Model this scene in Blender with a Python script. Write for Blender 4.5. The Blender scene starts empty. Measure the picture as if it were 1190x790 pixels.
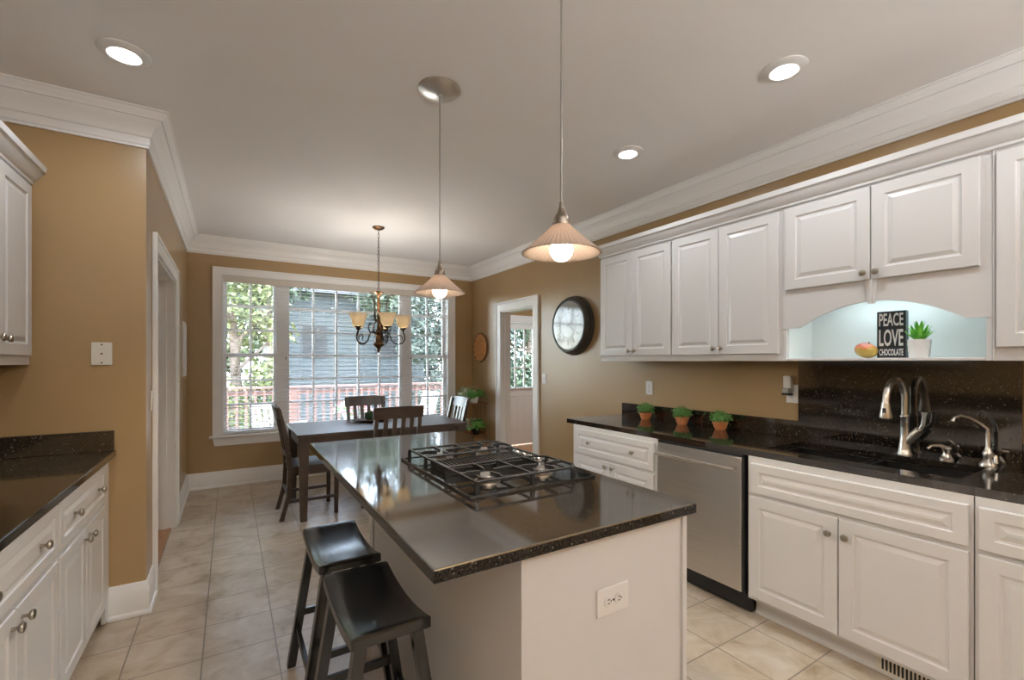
import bpy, bmesh, math, random
from mathutils import Vector, Matrix

random.seed(7)
PI = math.pi
SC = bpy.context.scene
COL = SC.collection

# ------------------------------------------------------------------ camera, world, sun, exposure
cam_data = bpy.data.cameras.new('camera')
cam = bpy.data.objects.new('camera', cam_data)
COL.objects.link(cam)
cam_data.sensor_width = 36.0
cam_data.lens = 529.5 / 1190 * 36.0
cam_data.shift_y = (420.25 - 395.0) / 1190.0
cam_data.clip_start = 0.02
cam.location = (0, 0, 1.40)
cam.rotation_euler = (PI / 2, 0, -0.5545)
SC.camera = cam

SC.view_settings.view_transform = 'Standard'
SC.view_settings.look = 'None'
SC.view_settings.gamma = 1.0
SC.view_settings.use_curve_mapping = False
SC.view_settings.exposure = 0.0
SC.cycles.use_denoising = True
SC.cycles.max_bounces = 10
SC.cycles.diffuse_bounces = 8
SC.cycles.glossy_bounces = 5
SC.cycles.transmission_bounces = 8
SC.cycles.transparent_max_bounces = 16
SC.cycles.sample_clamp_indirect = 6.0
SC.cycles.caustics_reflective = False
SC.cycles.caustics_refractive = False

SKY_STRENGTH = 5.0
SUN_STRENGTH = 6.5
CAN_POWER = 5.0
FILL_UPLIGHT_POWER = 82.0
CHANDELIER_POWER = 7.0
PENDANT_POWER = 26.0
CAN_COLOR = (0.93, 0.97, 1.0)

world = bpy.data.worlds.new('world')
SC.world = world
world.use_nodes = True
wn = world.node_tree
bg = wn.nodes['Background']
sky = wn.nodes.new('ShaderNodeTexSky')
sky.sky_type = 'NISHITA'
sky.sun_disc = False
sky.sun_elevation = math.radians(63)
sky.sun_rotation = math.radians(200)
haze = wn.nodes.new('ShaderNodeHueSaturation')
haze.inputs['Saturation'].default_value = 0.55
wn.links.new(sky.outputs['Color'], haze.inputs['Color'])
wn.links.new(haze.outputs['Color'], bg.inputs['Color'])
bg.inputs['Strength'].default_value = SKY_STRENGTH

sun_data = bpy.data.lights.new('sun', 'SUN')
sun_data.energy = SUN_STRENGTH
sun_data.angle = 0.01
sun_data.color = (1.0, 0.95, 0.86)
sun = bpy.data.objects.new('sun', sun_data)
COL.objects.link(sun)
sun.rotation_euler = (math.radians(27), 0, math.radians(-18))


# ------------------------------------------------------------------ materials
def mat(name, color=(0.8, 0.8, 0.8), rough=0.5, metal=0.0, spec=0.5, emit=None, estr=0.0, coat=0.0, ior=None):
    m = bpy.data.materials.new(name)
    m.use_nodes = True
    b = m.node_tree.nodes['Principled BSDF']
    b.inputs['Base Color'].default_value = (*color, 1)
    b.inputs['Roughness'].default_value = rough
    b.inputs['Metallic'].default_value = metal
    b.inputs['Specular IOR Level'].default_value = spec
    if coat:
        b.inputs['Coat Weight'].default_value = coat
        b.inputs['Coat Roughness'].default_value = 0.05
    if ior:
        b.inputs['IOR'].default_value = ior
    if emit:
        b.inputs['Emission Color'].default_value = (*emit, 1)
        b.inputs['Emission Strength'].default_value = estr
    return m


def nodes(m):
    return m.node_tree.nodes, m.node_tree.links, m.node_tree.nodes['Principled BSDF']


def ramp(ns, stops):
    r = ns.new('ShaderNodeValToRGB')
    el = r.color_ramp.elements
    el[0].position, el[0].color = stops[0][0], (*stops[0][1], 1)
    el[1].position, el[1].color = stops[-1][0], (*stops[-1][1], 1)
    for p, c in stops[1:-1]:
        e = el.new(p)
        e.color = (*c, 1)
    return r


def mottled(name, stops, scale=20.0, rough=0.5, detail=4.0, spec=0.5, bump=0.0, stretch=(1, 1, 1), metal=0.0, coat=0.0):
    m = mat(name, stops[0][1], rough, metal, spec, coat=coat)
    ns, ls, b = nodes(m)
    tc = ns.new('ShaderNodeTexCoord')
    mp = ns.new('ShaderNodeMapping')
    mp.inputs['Scale'].default_value = stretch
    n = ns.new('ShaderNodeTexNoise')
    n.inputs['Scale'].default_value = scale
    n.inputs['Detail'].default_value = detail
    r = ramp(ns, stops)
    ls.new(tc.outputs['Object'], mp.inputs['Vector'])
    ls.new(mp.outputs['Vector'], n.inputs['Vector'])
    ls.new(n.outputs['Fac'], r.inputs['Fac'])
    ls.new(r.outputs['Color'], b.inputs['Base Color'])
    if bump:
        bp = ns.new('ShaderNodeBump')
        bp.inputs['Strength'].default_value = bump
        bp.inputs['Distance'].default_value = 0.002
        ls.new(n.outputs['Fac'], bp.inputs['Height'])
        ls.new(bp.outputs['Normal'], b.inputs['Normal'])
    return m


M = {}
M['wall'] = mottled('tan_paint', [(0.3, (0.36, 0.240, 0.114)), (0.7, (0.38, 0.254, 0.123))], 3, 0.33, spec=0.5)
M['ceiling'] = mottled('ceiling_paint', [(0.3, (0.80, 0.785, 0.775)), (0.7, (0.82, 0.805, 0.795))], 2, 0.75, spec=0.2)
M['trim'] = mat('white_trim_paint', (0.82, 0.815, 0.81), 0.35)
M['cab'] = mat('white_cabinet_paint', (0.665, 0.656, 0.652), 0.33)
M['isl'] = mat('white_panel_paint', (0.665, 0.654, 0.648), 0.4)
M['nickel'] = mat('brushed_nickel', (0.70, 0.67, 0.62), 0.3, 1.0)
M['darknickel'] = mat('antique_nickel', (0.30, 0.25, 0.20), 0.35, 1.0)
M['knobmetal'] = mat('aged_nickel_knob', (0.42, 0.38, 0.32), 0.32, 1.0)
M['chrome'] = mat('satin_steel', (0.72, 0.70, 0.67), 0.22, 1.0)
M['plastic'] = mat('white_plastic', (0.78, 0.77, 0.75), 0.35)
M['ivory'] = mat('almond_plastic', (0.70, 0.66, 0.57), 0.4)
M['dark'] = mat('dark_slot', (0.02, 0.02, 0.02), 0.6)
M['blackplastic'] = mat('black_plastic', (0.012, 0.012, 0.012), 0.45)
M['iron'] = mat('black_cast_iron', (0.02, 0.02, 0.02), 0.26, 0.0, 0.8)
M['cookglass'] = mat('black_cooktop_enamel', (0.008, 0.008, 0.008), 0.06, 0, 0.9)
M['burnercap'] = mat('grey_burner_cap', (0.17, 0.16, 0.155), 0.42, 0.3)
M['steelcap'] = mat('burner_alloy', (0.42, 0.41, 0.40), 0.4, 0.8)
M['blackwood'] = mottled('worn_black_lacquer', [(0.35, (0.007, 0.007, 0.007)), (0.62, (0.011, 0.011, 0.011)), (0.75, (0.03, 0.03, 0.028))], 14, 0.22, detail=8, spec=0.75)
M['darkwood'] = mottled('dark_espresso_wood', [(0.3, (0.035, 0.020, 0.013)), (0.7, (0.060, 0.037, 0.024))], 9, 0.32, stretch=(1, 1, 6), spec=0.6)
M['tablewood'] = mottled('espresso_table_wood', [(0.3, (0.045, 0.028, 0.02)), (0.7, (0.075, 0.048, 0.034))], 9, 0.3, stretch=(1, 6, 1), spec=0.6)
M['bronze'] = mottled('bronze_chandelier_metal', [(0.35, (0.05, 0.03, 0.018)), (0.65, (0.22, 0.11, 0.045))], 22, 0.4, metal=0.8)
M['darkbronze'] = mat('dark_bronze', (0.035, 0.027, 0.022), 0.42, 0.7)
M['wicker'] = mottled('woven_rattan', [(0.3, (0.46, 0.20, 0.06)), (0.7, (0.74, 0.40, 0.15))], 60, 0.6, bump=0.6)
M['wickerdark'] = mat('rattan_rim', (0.14, 0.055, 0.02), 0.6)
M['terracotta'] = mottled('terracotta', [(0.3, (0.50, 0.17, 0.055)), (0.7, (0.62, 0.24, 0.09))], 30, 0.7)
M['soil'] = mat('potting_soil', (0.03, 0.02, 0.012), 0.9)
M['herb'] = mottled('small_leaf_green', [(0.3, (0.06, 0.20, 0.04)), (0.7, (0.19, 0.42, 0.10))], 60, 0.5)
M['leaf'] = mottled('broad_leaf_green', [(0.3, (0.04, 0.16, 0.02)), (0.7, (0.14, 0.36, 0.06))], 30, 0.4)
M['pale_leaf'] = mottled('variegated_leaf', [(0.35, (0.30, 0.42, 0.20)), (0.6, (0.72, 0.74, 0.60))], 40, 0.45)
M['aloe'] = mottled('succulent_green', [(0.3, (0.06, 0.36, 0.02)), (0.7, (0.20, 0.58, 0.05))], 25, 0.4)
M['moss'] = mottled('dark_moss', [(0.3, (0.012, 0.035, 0.014)), (0.7, (0.04, 0.09, 0.03))], 90, 0.9, bump=1.0)
M['copper'] = mat('aged_copper_wire', (0.32, 0.15, 0.06), 0.4, 0.7)
M['clockcase'] = mottled('dark_olive_clock_case', [(0.3, (0.016, 0.015, 0.011)), (0.7, (0.045, 0.04, 0.027))], 20, 0.3, spec=0.6)
M['clockface'] = mottled('pale_clock_dial', [(0.3, (0.22, 0.215, 0.215)), (0.7, (0.28, 0.275, 0.27))], 8, 0.08, spec=0.38)
M['clockring'] = mat('grey_dial_ring', (0.17, 0.165, 0.165), 0.12, spec=0.38)
M['signblack'] = mat('black_sign_paint', (0.018, 0.022, 0.026), 0.6)
M['signside'] = mat('grey_sign_edge', (0.10, 0.14, 0.15), 0.6)
M['signwhite'] = mat('white_lettering', (0.78, 0.78, 0.77), 0.6)
M['ceramic'] = mat('white_ceramic', (0.80, 0.80, 0.78), 0.3)
M['niche'] = mat('niche_white_paint', (0.76, 0.79, 0.78), 0.4)
M['slat'] = mat('white_blind_slat', (0.90, 0.895, 0.89), 0.45)
M['valance'] = mat('blind_valance_white', (0.62, 0.575, 0.52), 0.45)
M['hallwood'] = mottled('oak_floor', [(0.3, (0.28, 0.13, 0.05)), (0.7, (0.42, 0.21, 0.09))], 10, 0.35, stretch=(8, 1, 1))
M['cord'] = mat('silver_cord', (0.30, 0.28, 0.26), 0.4, 0.5)
M['bulb'] = mat('lit_bulb', (1, 0.9, 0.75), 0.4, emit=(1.0, 0.86, 0.68), estr=15.0)
M['candlebulb'] = mat('lit_candle_bulb', (1, 0.85, 0.6), 0.4, emit=(1.0, 0.86, 0.64), estr=26.0)
M['canlens'] = mat('lit_downlight_lens', (1, 1, 1), 0.4, emit=(0.95, 0.98, 1.0), estr=16.0)
M['tubelens'] = mat('lit_tube_lens', (1, 1, 1), 0.4, emit=(0.72, 0.95, 1.0), estr=4.0)
M['canring'] = mat('downlight_ring', (0.74, 0.73, 0.71), 0.4)


def glass_shade(name, color, trans):
    m = bpy.data.materials.new(name)
    m.use_nodes = True
    ns, ls = m.node_tree.nodes, m.node_tree.links
    ns.remove(ns['Principled BSDF'])
    out = ns['Material Output']
    d = ns.new('ShaderNodeBsdfDiffuse')
    t = ns.new('ShaderNodeBsdfTranslucent')
    g = ns.new('ShaderNodeBsdfGlossy')
    g.inputs['Roughness'].default_value = 0.2
    d.inputs['Color'].default_value = (*color, 1)
    t.inputs['Color'].default_value = (*color, 1)
    m1 = ns.new('ShaderNodeMixShader')
    m1.inputs['Fac'].default_value = trans
    ls.new(d.outputs[0], m1.inputs[1])
    ls.new(t.outputs[0], m1.inputs[2])
    m2 = ns.new('ShaderNodeMixShader')
    fr = ns.new('ShaderNodeFresnel')
    fr.inputs['IOR'].default_value = 1.4
    ls.new(fr.outputs[0], m2.inputs['Fac'])
    ls.new(m1.outputs[0], m2.inputs[1])
    ls.new(g.outputs[0], m2.inputs[2])
    ls.new(m2.outputs[0], out.inputs['Surface'])
    return m


M['pendglass'] = glass_shade('ribbed_peach_glass', (0.94, 0.78, 0.67), 0.5)
M['amberglass'] = glass_shade('amber_alabaster_glass', (0.95, 0.84, 0.66), 0.55)


def pane_glass(name):
    m = bpy.data.materials.new(name)
    m.use_nodes = True
    ns, ls = m.node_tree.nodes, m.node_tree.links
    ns.remove(ns['Principled BSDF'])
    t = ns.new('ShaderNodeBsdfTransparent')
    t.inputs['Color'].default_value = (0.96, 0.98, 0.98, 1)
    g = ns.new('ShaderNodeBsdfGlossy')
    g.inputs['Roughness'].default_value = 0.02
    fr = ns.new('ShaderNodeFresnel')
    fr.inputs['IOR'].default_value = 1.45
    mx = ns.new('ShaderNodeMixShader')
    ls.new(fr.outputs[0], mx.inputs['Fac'])
    ls.new(t.outputs[0], mx.inputs[1])
    ls.new(g.outputs[0], mx.inputs[2])
    ls.new(mx.outputs[0], ns['Material Output'].inputs['Surface'])
    return m


M['glass'] = pane_glass('window_glass')


def granite(name, ior, spec, grain=120):
    m = mat(name, (0.01, 0.01, 0.01), 0.07, 0, spec)
    ns, ls, b = nodes(m)
    tc = ns.new('ShaderNodeTexCoord')
    v = ns.new('ShaderNodeTexVoronoi')
    v.inputs['Scale'].default_value = 210
    n = ns.new('ShaderNodeTexNoise')
    n.inputs['Scale'].default_value = grain
    n.inputs['Detail'].default_value = 6
    ls.new(tc.outputs['Object'], v.inputs['Vector'])
    ls.new(tc.outputs['Object'], n.inputs['Vector'])
    r1 = ramp(ns, [(0.42, (0.006, 0.006, 0.006)), (0.55, (0.016, 0.012, 0.009)), (0.68, (0.078, 0.054, 0.035))])
    ls.new(n.outputs['Fac'], r1.inputs['Fac'])
    sep = ns.new('ShaderNodeSeparateColor')
    ls.new(v.outputs['Color'], sep.inputs['Color'])
    r2 = ramp(ns, [(0.972, (0, 0, 0)), (0.99, (1, 1, 1))])
    ls.new(sep.outputs[0], r2.inputs['Fac'])
    mx = ns.new('ShaderNodeMix')
    mx.data_type = 'RGBA'
    ls.new(r2.outputs['Color'], mx.inputs[0])
    ls.new(r1.outputs['Color'], mx.inputs[6])
    mx.inputs[7].default_value = (0.15, 0.13, 0.11, 1)
    ls.new(mx.outputs[2], b.inputs['Base Color'])
    b.inputs['IOR'].default_value = ior
    return m


M['granite'] = granite('black_speckled_granite', 1.9, .7)
M['granite_edge'] = granite('honed_granite_edge', 1.45, .3, 190)
M['granite_polished'] = granite('mirror_polished_granite', 2.4, .9)
M['sinkstone'] = mat('black_composite_sink', (0.012, 0.011, 0.010), 0.25)


def tile_floor():
    m = mat('beige_stone_tile', (0.6, 0.5, 0.4), 0.33, 0, 0.5)
    ns, ls, b = nodes(m)
    tc = ns.new('ShaderNodeTexCoord')
    mp = ns.new('ShaderNodeMapping')
    T = 0.306
    mp.inputs['Location'].default_value = (0.11, -2.594 + T * 20, 0)
    ls.new(tc.outputs['Object'], mp.inputs['Vector'])
    br = ns.new('ShaderNodeTexBrick')
    br.offset = 0.0
    br.squash = 1.0
    br.inputs['Scale'].default_value = 1.0
    br.inputs['Brick Width'].default_value = T
    br.inputs['Row Height'].default_value = T
    br.inputs['Mortar Size'].default_value = 0.0032
    br.inputs['Mortar Smooth'].default_value = 0.15
    br.inputs['Bias'].default_value = 0.0
    br.inputs['Color1'].default_value = (0.90, 0.90, 0.90, 1)
    br.inputs['Color2'].default_value = (1, 1, 1, 1)
    br.inputs['Mortar'].default_value = (0.0, 0.0, 0.0, 1)
    ls.new(mp.outputs['Vector'], br.inputs['Vector'])
    n1 = ns.new('ShaderNodeTexNoise')
    n1.inputs['Scale'].default_value = 5.5
    n1.inputs['Detail'].default_value = 7
    n1.inputs['Roughness'].default_value = 0.62
    n1.inputs['Distortion'].default_value = 0.7
    ls.new(tc.outputs['Object'], n1.inputs['Vector'])
    r1 = ramp(ns, [(0.30, (0.34, 0.255, 0.165)), (0.43, (0.47, 0.385, 0.285)), (0.55, (0.53, 0.45, 0.355)), (0.70, (0.60, 0.535, 0.45))])
    ls.new(n1.outputs['Fac'], r1.inputs['Fac'])
    mul = ns.new('ShaderNodeMix')
    mul.data_type = 'RGBA'
    mul.blend_type = 'MULTIPLY'
    mul.inputs[0].default_value = 1.0
    ls.new(r1.outputs['Color'], mul.inputs[6])
    ls.new(br.outputs['Color'], mul.inputs[7])
    mx = ns.new('ShaderNodeMix')
    mx.data_type = 'RGBA'
    ls.new(br.outputs['Fac'], mx.inputs[0])
    ls.new(mul.outputs[2], mx.inputs[6])
    mx.inputs[7].default_value = (0.235, 0.195, 0.15, 1)
    ls.new(mx.outputs[2], b.inputs['Base Color'])
    bp = ns.new('ShaderNodeBump')
    bp.invert = True
    bp.inputs['Strength'].default_value = 0.5
    bp.inputs['Distance'].default_value = 0.002
    ls.new(br.outputs['Fac'], bp.inputs['Height'])
    ls.new(bp.outputs['Normal'], b.inputs['Normal'])
    return m


M['tile'] = tile_floor()


def brushed():
    m = mat('brushed_stainless', (0.66, 0.63, 0.59), 0.32, 1.0)
    ns, ls, b = nodes(m)
    tc = ns.new('ShaderNodeTexCoord')
    mp = ns.new('ShaderNodeMapping')
    mp.inputs['Scale'].default_value = (2, 2, 400)
    n = ns.new('ShaderNodeTexNoise')
    n.inputs['Scale'].default_value = 1.0
    ls.new(tc.outputs['Object'], mp.inputs['Vector'])
    ls.new(mp.outputs['Vector'], n.inputs['Vector'])
    r = ramp(ns, [(0.3, (0.58, 0.55, 0.51)), (0.7, (0.70, 0.67, 0.63))])
    ls.new(n.outputs['Fac'], r.inputs['Fac'])
    ls.new(r.outputs['Color'], b.inputs['Base Color'])
    return m


M['steel'] = brushed()


def outdoor_leaf(name, c1, c2):
    m = mat(name, c1, 0.6)
    ns, ls, b = nodes(m)
    tc = ns.new('ShaderNodeTexCoord')
    n = ns.new('ShaderNodeTexNoise')
    n.inputs['Scale'].default_value = 1.6
    n.inputs['Detail'].default_value = 6
    ls.new(tc.outputs['Object'], n.inputs['Vector'])
    r = ramp(ns, [(0.35, c1), (0.65, c2)])
    ls.new(n.outputs['Fac'], r.inputs['Fac'])
    ls.new(r.outputs['Color'], b.inputs['Base Color'])
    return m


M['tree_yellow'] = outdoor_leaf('yellow_green_foliage', (0.04, 0.065, 0.016), (0.17, 0.185, 0.07))
M['tree_green'] = outdoor_leaf('mid_green_foliage', (0.014, 0.032, 0.016), (0.055, 0.082, 0.045))
M['tree_dark'] = outdoor_leaf('grey_green_foliage', (0.017, 0.03, 0.023), (0.055, 0.075, 0.058))
M['bark'] = mat('grey_bark', (0.12, 0.09, 0.07), 0.9)
M['lawn'] = mottled('lawn_grass', [(0.3, (0.04, 0.08, 0.02)), (0.7, (0.08, 0.13, 0.04))], 12, 0.9)
M['deckwood'] = mottled('red_brown_deck_stain', [(0.3, (0.12, 0.066, 0.052)), (0.7, (0.16, 0.09, 0.074))], 14, 0.6)
M['deckfloor'] = mottled('weathered_deck_boards', [(0.3, (0.46, 0.41, 0.38)), (0.7, (0.58, 0.53, 0.50))], 10, 0.7, stretch=(1, 9, 1))
M['bluesiding'] = mottled('blue_grey_siding', [(0.3, (0.032, 0.043, 0.048)), (0.7, (0.042, 0.053, 0.057))], 3, 0.7)
M['roof'] = mottled('grey_shingles', [(0.3, (0.024, 0.026, 0.028)), (0.7, (0.035, 0.037, 0.04))], 10, 0.9)
M['outwhite'] = mat('white_resin', (0.55, 0.55, 0.55), 0.4)
M['pinkflower'] = mottled('pink_petals', [(0.3, (0.80, 0.16, 0.26)), (0.7, (0.92, 0.45, 0.52))], 40, 0.6)
M['mango'] = None


def mango_mat():
    m = mat('mango_skin', (0.8, 0.4, 0.1), 0.35)
    ns, ls, b = nodes(m)
    tc = ns.new('ShaderNodeTexCoord')
    n = ns.new('ShaderNodeTexNoise')
    n.inputs['Scale'].default_value = 14
    ls.new(tc.outputs['Object'], n.inputs['Vector'])
    sx = ns.new('ShaderNodeSeparateXYZ')
    ls.new(tc.outputs['Object'], sx.inputs[0])
    ad = ns.new('ShaderNodeMath')
    ad.operation = 'MULTIPLY_ADD'
    ad.inputs[1].default_value = 8.0
    ad.inputs[2].default_value = -0.35
    ls.new(sx.outputs[2], ad.inputs[0])
    a2 = ns.new('ShaderNodeMath')
    a2.operation = 'ADD'
    ls.new(ad.outputs[0], a2.inputs[0])
    ls.new(n.outputs['Fac'], a2.inputs[1])
    r = ramp(ns, [(0.40, (0.44, 0.30, 0.06)), (0.58, (0.55, 0.17, 0.07)), (0.8, (0.38, 0.08, 0.07))])
    ls.new(a2.outputs[0], r.inputs['Fac'])
    ls.new(r.outputs['Color'], b.inputs['Base Color'])
    return m


M['mango'] = mango_mat()


# ------------------------------------------------------------------ mesh helpers
class MB:
    def __init__(self):
        self.bm = bmesh.new()

    def box(self, x0, x1, y0, y1, z0, z1, mtx=None, bev=0.0):
        vs = [Vector((x, y, z)) for z in (z0, z1) for y in (y0, y1) for x in (x0, x1)]
        if mtx is not None:
            vs = [mtx @ v for v in vs]
        v = [self.bm.verts.new(p) for p in vs]
        fs = [self.bm.faces.new([v[i] for i in f]) for f in ((0, 2, 3, 1), (4, 5, 7, 6), (0, 1, 5, 4), (2, 6, 7, 3), (0, 4, 6, 2), (1, 3, 7, 5))]
        if bev > 0:
            es = list({e for f in fs for e in f.edges})
            bmesh.ops.bevel(self.bm, geom=es, offset=bev, segments=2, profile=0.5, affect='EDGES')
        return self

    def taper(self, p0, p1, a0, a1, b0=None, b1=None, bev=0.0):
        """a bar of rectangular section from p0 (size a0 x b0) to p1 (a1 x b1), ends level"""
        b0 = a0 if b0 is None else b0
        b1 = a1 if b1 is None else b1
        p0, p1 = Vector(p0), Vector(p1)
        v = []
        for p, a, b in ((p0, a0, b0), (p1, a1, b1)):
            for sx, sy in ((-1, -1), (1, -1), (1, 1), (-1, 1)):
                v.append(self.bm.verts.new(p + Vector((sx * a / 2, sy * b / 2, 0))))
        fs = [(3, 2, 1, 0), (4, 5, 6, 7), (0, 1, 5, 4), (1, 2, 6, 5), (2, 3, 7, 6), (3, 0, 4, 7)]
        ff = [self.bm.faces.new([v[i] for i in f]) for f in fs]
        if bev:
            es = list({e for f in ff for e in f.edges})
            bmesh.ops.bevel(self.bm, geom=es, offset=bev, segments=2, profile=0.5, affect='EDGES')
        return self

    def bar(self, p0, p1, w, h, bev=0.0, up=(0, 0, 1)):
        """square bar along p0-p1: w sideways, h along up"""
        p0, p1 = Vector(p0), Vector(p1)
        d = (p1 - p0)
        L = d.length
        d.normalize()
        u = Vector(up)
        s = d.cross(u)
        if s.length < 1e-4:
            s = d.cross(Vector((0, 1, 0)))
        s.normalize()
        u = s.cross(d).normalized()
        mt = Matrix(((s.x, d.x, u.x, p0.x), (s.y, d.y, u.y, p0.y), (s.z, d.z, u.z, p0.z), (0, 0, 0, 1)))
        return self.box(-w / 2, w / 2, 0, L, -h / 2, h / 2, mt, bev)

    def tube(self, pts, r, seg=10, closed=False, cap=True):
        pts = [Vector(p) for p in pts]
        n = len(pts)
        rs = r if isinstance(r, (list, tuple)) else [r] * n
        rings = []
        ref = None
        for i, p in enumerate(pts):
            if closed:
                t = pts[(i + 1) % n] - pts[i - 1]
            else:
                t = pts[min(i + 1, n - 1)] - pts[max(i - 1, 0)]
            t.normalize()
            if ref is None:
                ref = Vector((0, 0, 1)) if abs(t.z) < 0.9 else Vector((1, 0, 0))
            a = (ref - t * ref.dot(t))
            if a.length < 1e-5:
                a = t.orthogonal()
            a.normalize()
            ref = a
            bb = t.cross(a)
            rings.append([self.bm.verts.new(p + (a * math.cos(k * 2 * PI / seg) + bb * math.sin(k * 2 * PI / seg)) * rs[i]) for k in range(seg)])
        m = n if closed else n - 1
        for i in range(m):
            A, B = rings[i], rings[(i + 1) % n]
            for k in range(seg):
                self.bm.faces.new((A[k], A[(k + 1) % seg], B[(k + 1) % seg], B[k]))
        if cap and not closed:
            self.bm.faces.new(list(reversed(rings[0])))
            self.bm.faces.new(rings[-1])
        return self

    def lathe(self, prof, c=(0, 0, 0), axis='z', seg=24, wave=None, mtx=None):
        """prof: list of (r, h) along axis"""
        c = Vector(c)
        rings = []
        for r, h in prof:
            if r < 1e-6:
                rings.append([self._ax(0, 0, h, c, axis, mtx)])
            else:
                ring = []
                for k in range(seg):
                    a = 2 * PI * k / seg
                    rr = r * (1 + (wave(a, h) if wave else 0))
                    ring.append(self._ax(rr * math.cos(a), rr * math.sin(a), h, c, axis, mtx))
                rings.append(ring)
        for A, B in zip(rings[:-1], rings[1:]):
            if len(A) == 1 and len(B) == 1:
                continue
            for k in range(seg):
                k2 = (k + 1) % seg
                if len(A) == 1:
                    self.bm.faces.new((A[0], B[k2], B[k]))
                elif len(B) == 1:
                    self.bm.faces.new((A[k], A[k2], B[0]))
                else:
                    self.bm.faces.new((A[k], A[k2], B[k2], B[k]))
        return self

    def _ax(self, a, b, h, c, axis, mtx):
        p = Vector((a, b, h)) if axis == 'z' else (Vector((h, a, b)) if axis == 'x' else Vector((a, h, b)))
        p = p + c
        if mtx is not None:
            p = mtx @ p
        return self.bm.verts.new(p)

    def prism(self, poly, y0, y1, plane='xz'):
        """polygon in a plane extruded between two values of the third axis"""
        def P(a, b, t):
            return (a, t, b) if plane == 'xz' else ((t, a, b) if plane == 'yz' else (a, b, t))
        A = [self.bm.verts.new(P(a, b, y0)) for a, b in poly]
        B = [self.bm.verts.new(P(a, b, y1)) for a, b in poly]
        self.bm.faces.new(A)
        self.bm.faces.new(list(reversed(B)))
        n = len(poly)
        for i in range(n):
            j = (i + 1) % n
            self.bm.faces.new((A[j], A[i], B[i], B[j]))
        return self

    def sphere(self, c, r, seg=16, rings=10, scale=(1, 1, 1)):
        pr = [(math.sin(PI * i / rings), -math.cos(PI * i / rings)) for i in range(rings + 1)]
        mt = Matrix.Translation(Vector(c)) @ Matrix.Diagonal((r * scale[0], r * scale[1], r * scale[2], 1))
        return self.lathe([(0 if i in (0, rings) else a, b) for i, (a, b) in enumerate(pr)], seg=seg, mtx=mt)

    def leafquad(self, p, nrm, L, W, bend=0.2):
        n = Vector(nrm).normalized()
        t = n.orthogonal().normalized()
        t = Matrix.Rotation(random.uniform(0, 2 * PI), 3, n) @ t
        s = n.cross(t)
        p = Vector(p)
        pts = [p, p + t * L * 0.5 + s * W / 2 + n * bend * L * .5, p + t * L, p + t * L * 0.5 - s * W / 2 + n * bend * L * .5]
        self.bm.faces.new([self.bm.verts.new(q) for q in pts])
        return self

    def panel_front(self, x0, x1, z0, z1, y, th, rail=0.055, raised=True):
        """door or drawer front facing -y, front surface at y, routed raised panel"""
        rings = [(0.0, th), (0.0, 0.004), (0.003, 0.0)]
        if raised:
            rings += [(rail, 0.0), (rail + 0.004, 0.005), (rail + 0.012, 0.0075), (rail + 0.020, 0.005), (rail + 0.030, 0.0015), (rail + 0.032, 0.0008)]
        prev = None
        for ins, d in rings:
            ring = [self.bm.verts.new(p) for p in ((x0 + ins, y + d, z0 + ins), (x1 - ins, y + d, z0 + ins), (x1 - ins, y + d, z1 - ins), (x0 + ins, y + d, z1 - ins))]
            if prev:
                for k in range(4):
                    self.bm.faces.new((prev[k], prev[(k + 1) % 4], ring[(k + 1) % 4], ring[k]))
            else:
                self.bm.faces.new(list(reversed(ring)))
            prev = ring
        self.bm.faces.new(prev)
        return self

    def build(self, name, m, parent=None, smooth=False, loc=None, rotz=0.0, recalc=True):
        if recalc:
            bmesh.ops.recalc_face_normals(self.bm, faces=self.bm.faces)
        me = bpy.data.meshes.new(name)
        self.bm.to_mesh(me)
        self.bm.free()
        me.materials.append(m)
        if smooth:
            for p in me.polygons:
                p.use_smooth = True
            try:
                me.set_sharp_from_angle(angle=math.radians(smooth if smooth is not True else 40))
            except Exception:
                pass
        o = bpy.data.objects.new(name, me)
        COL.objects.link(o)
        if parent:
            o.parent = parent
        if loc is not None:
            o.location = loc
        o.rotation_euler.z = rotz
        return o


def tag(o, label, cat, group=None, kind=None):
    o['label'] = label
    o['category'] = cat
    if group:
        o['group'] = group
    if kind:
        o['kind'] = kind
    return o


def thing(name, label, cat, loc=(0, 0, 0), rotz=0.0, group=None):
    o = bpy.data.objects.new(name, None)
    COL.objects.link(o)
    o.empty_display_size = 0.1
    o.location = loc
    o.rotation_euler = (0, 0, rotz)
    return tag(o, label, cat, group)


def copy_tree(o, loc, label, rotz=None):
    r = o.copy()
    COL.objects.link(r)
    r.location = loc
    if rotz is not None:
        r.rotation_euler.z = rotz
    r['label'] = label

    def rec(src, dst):
        for ch in list(src.children):
            c = ch.copy()
            COL.objects.link(c)
            c.parent = dst
            rec(ch, c)
    rec(o, r)
    return r


def struct(o, label=None):
    o['kind'] = 'structure'
    if label:
        o['label'] = label
    return o


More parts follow.
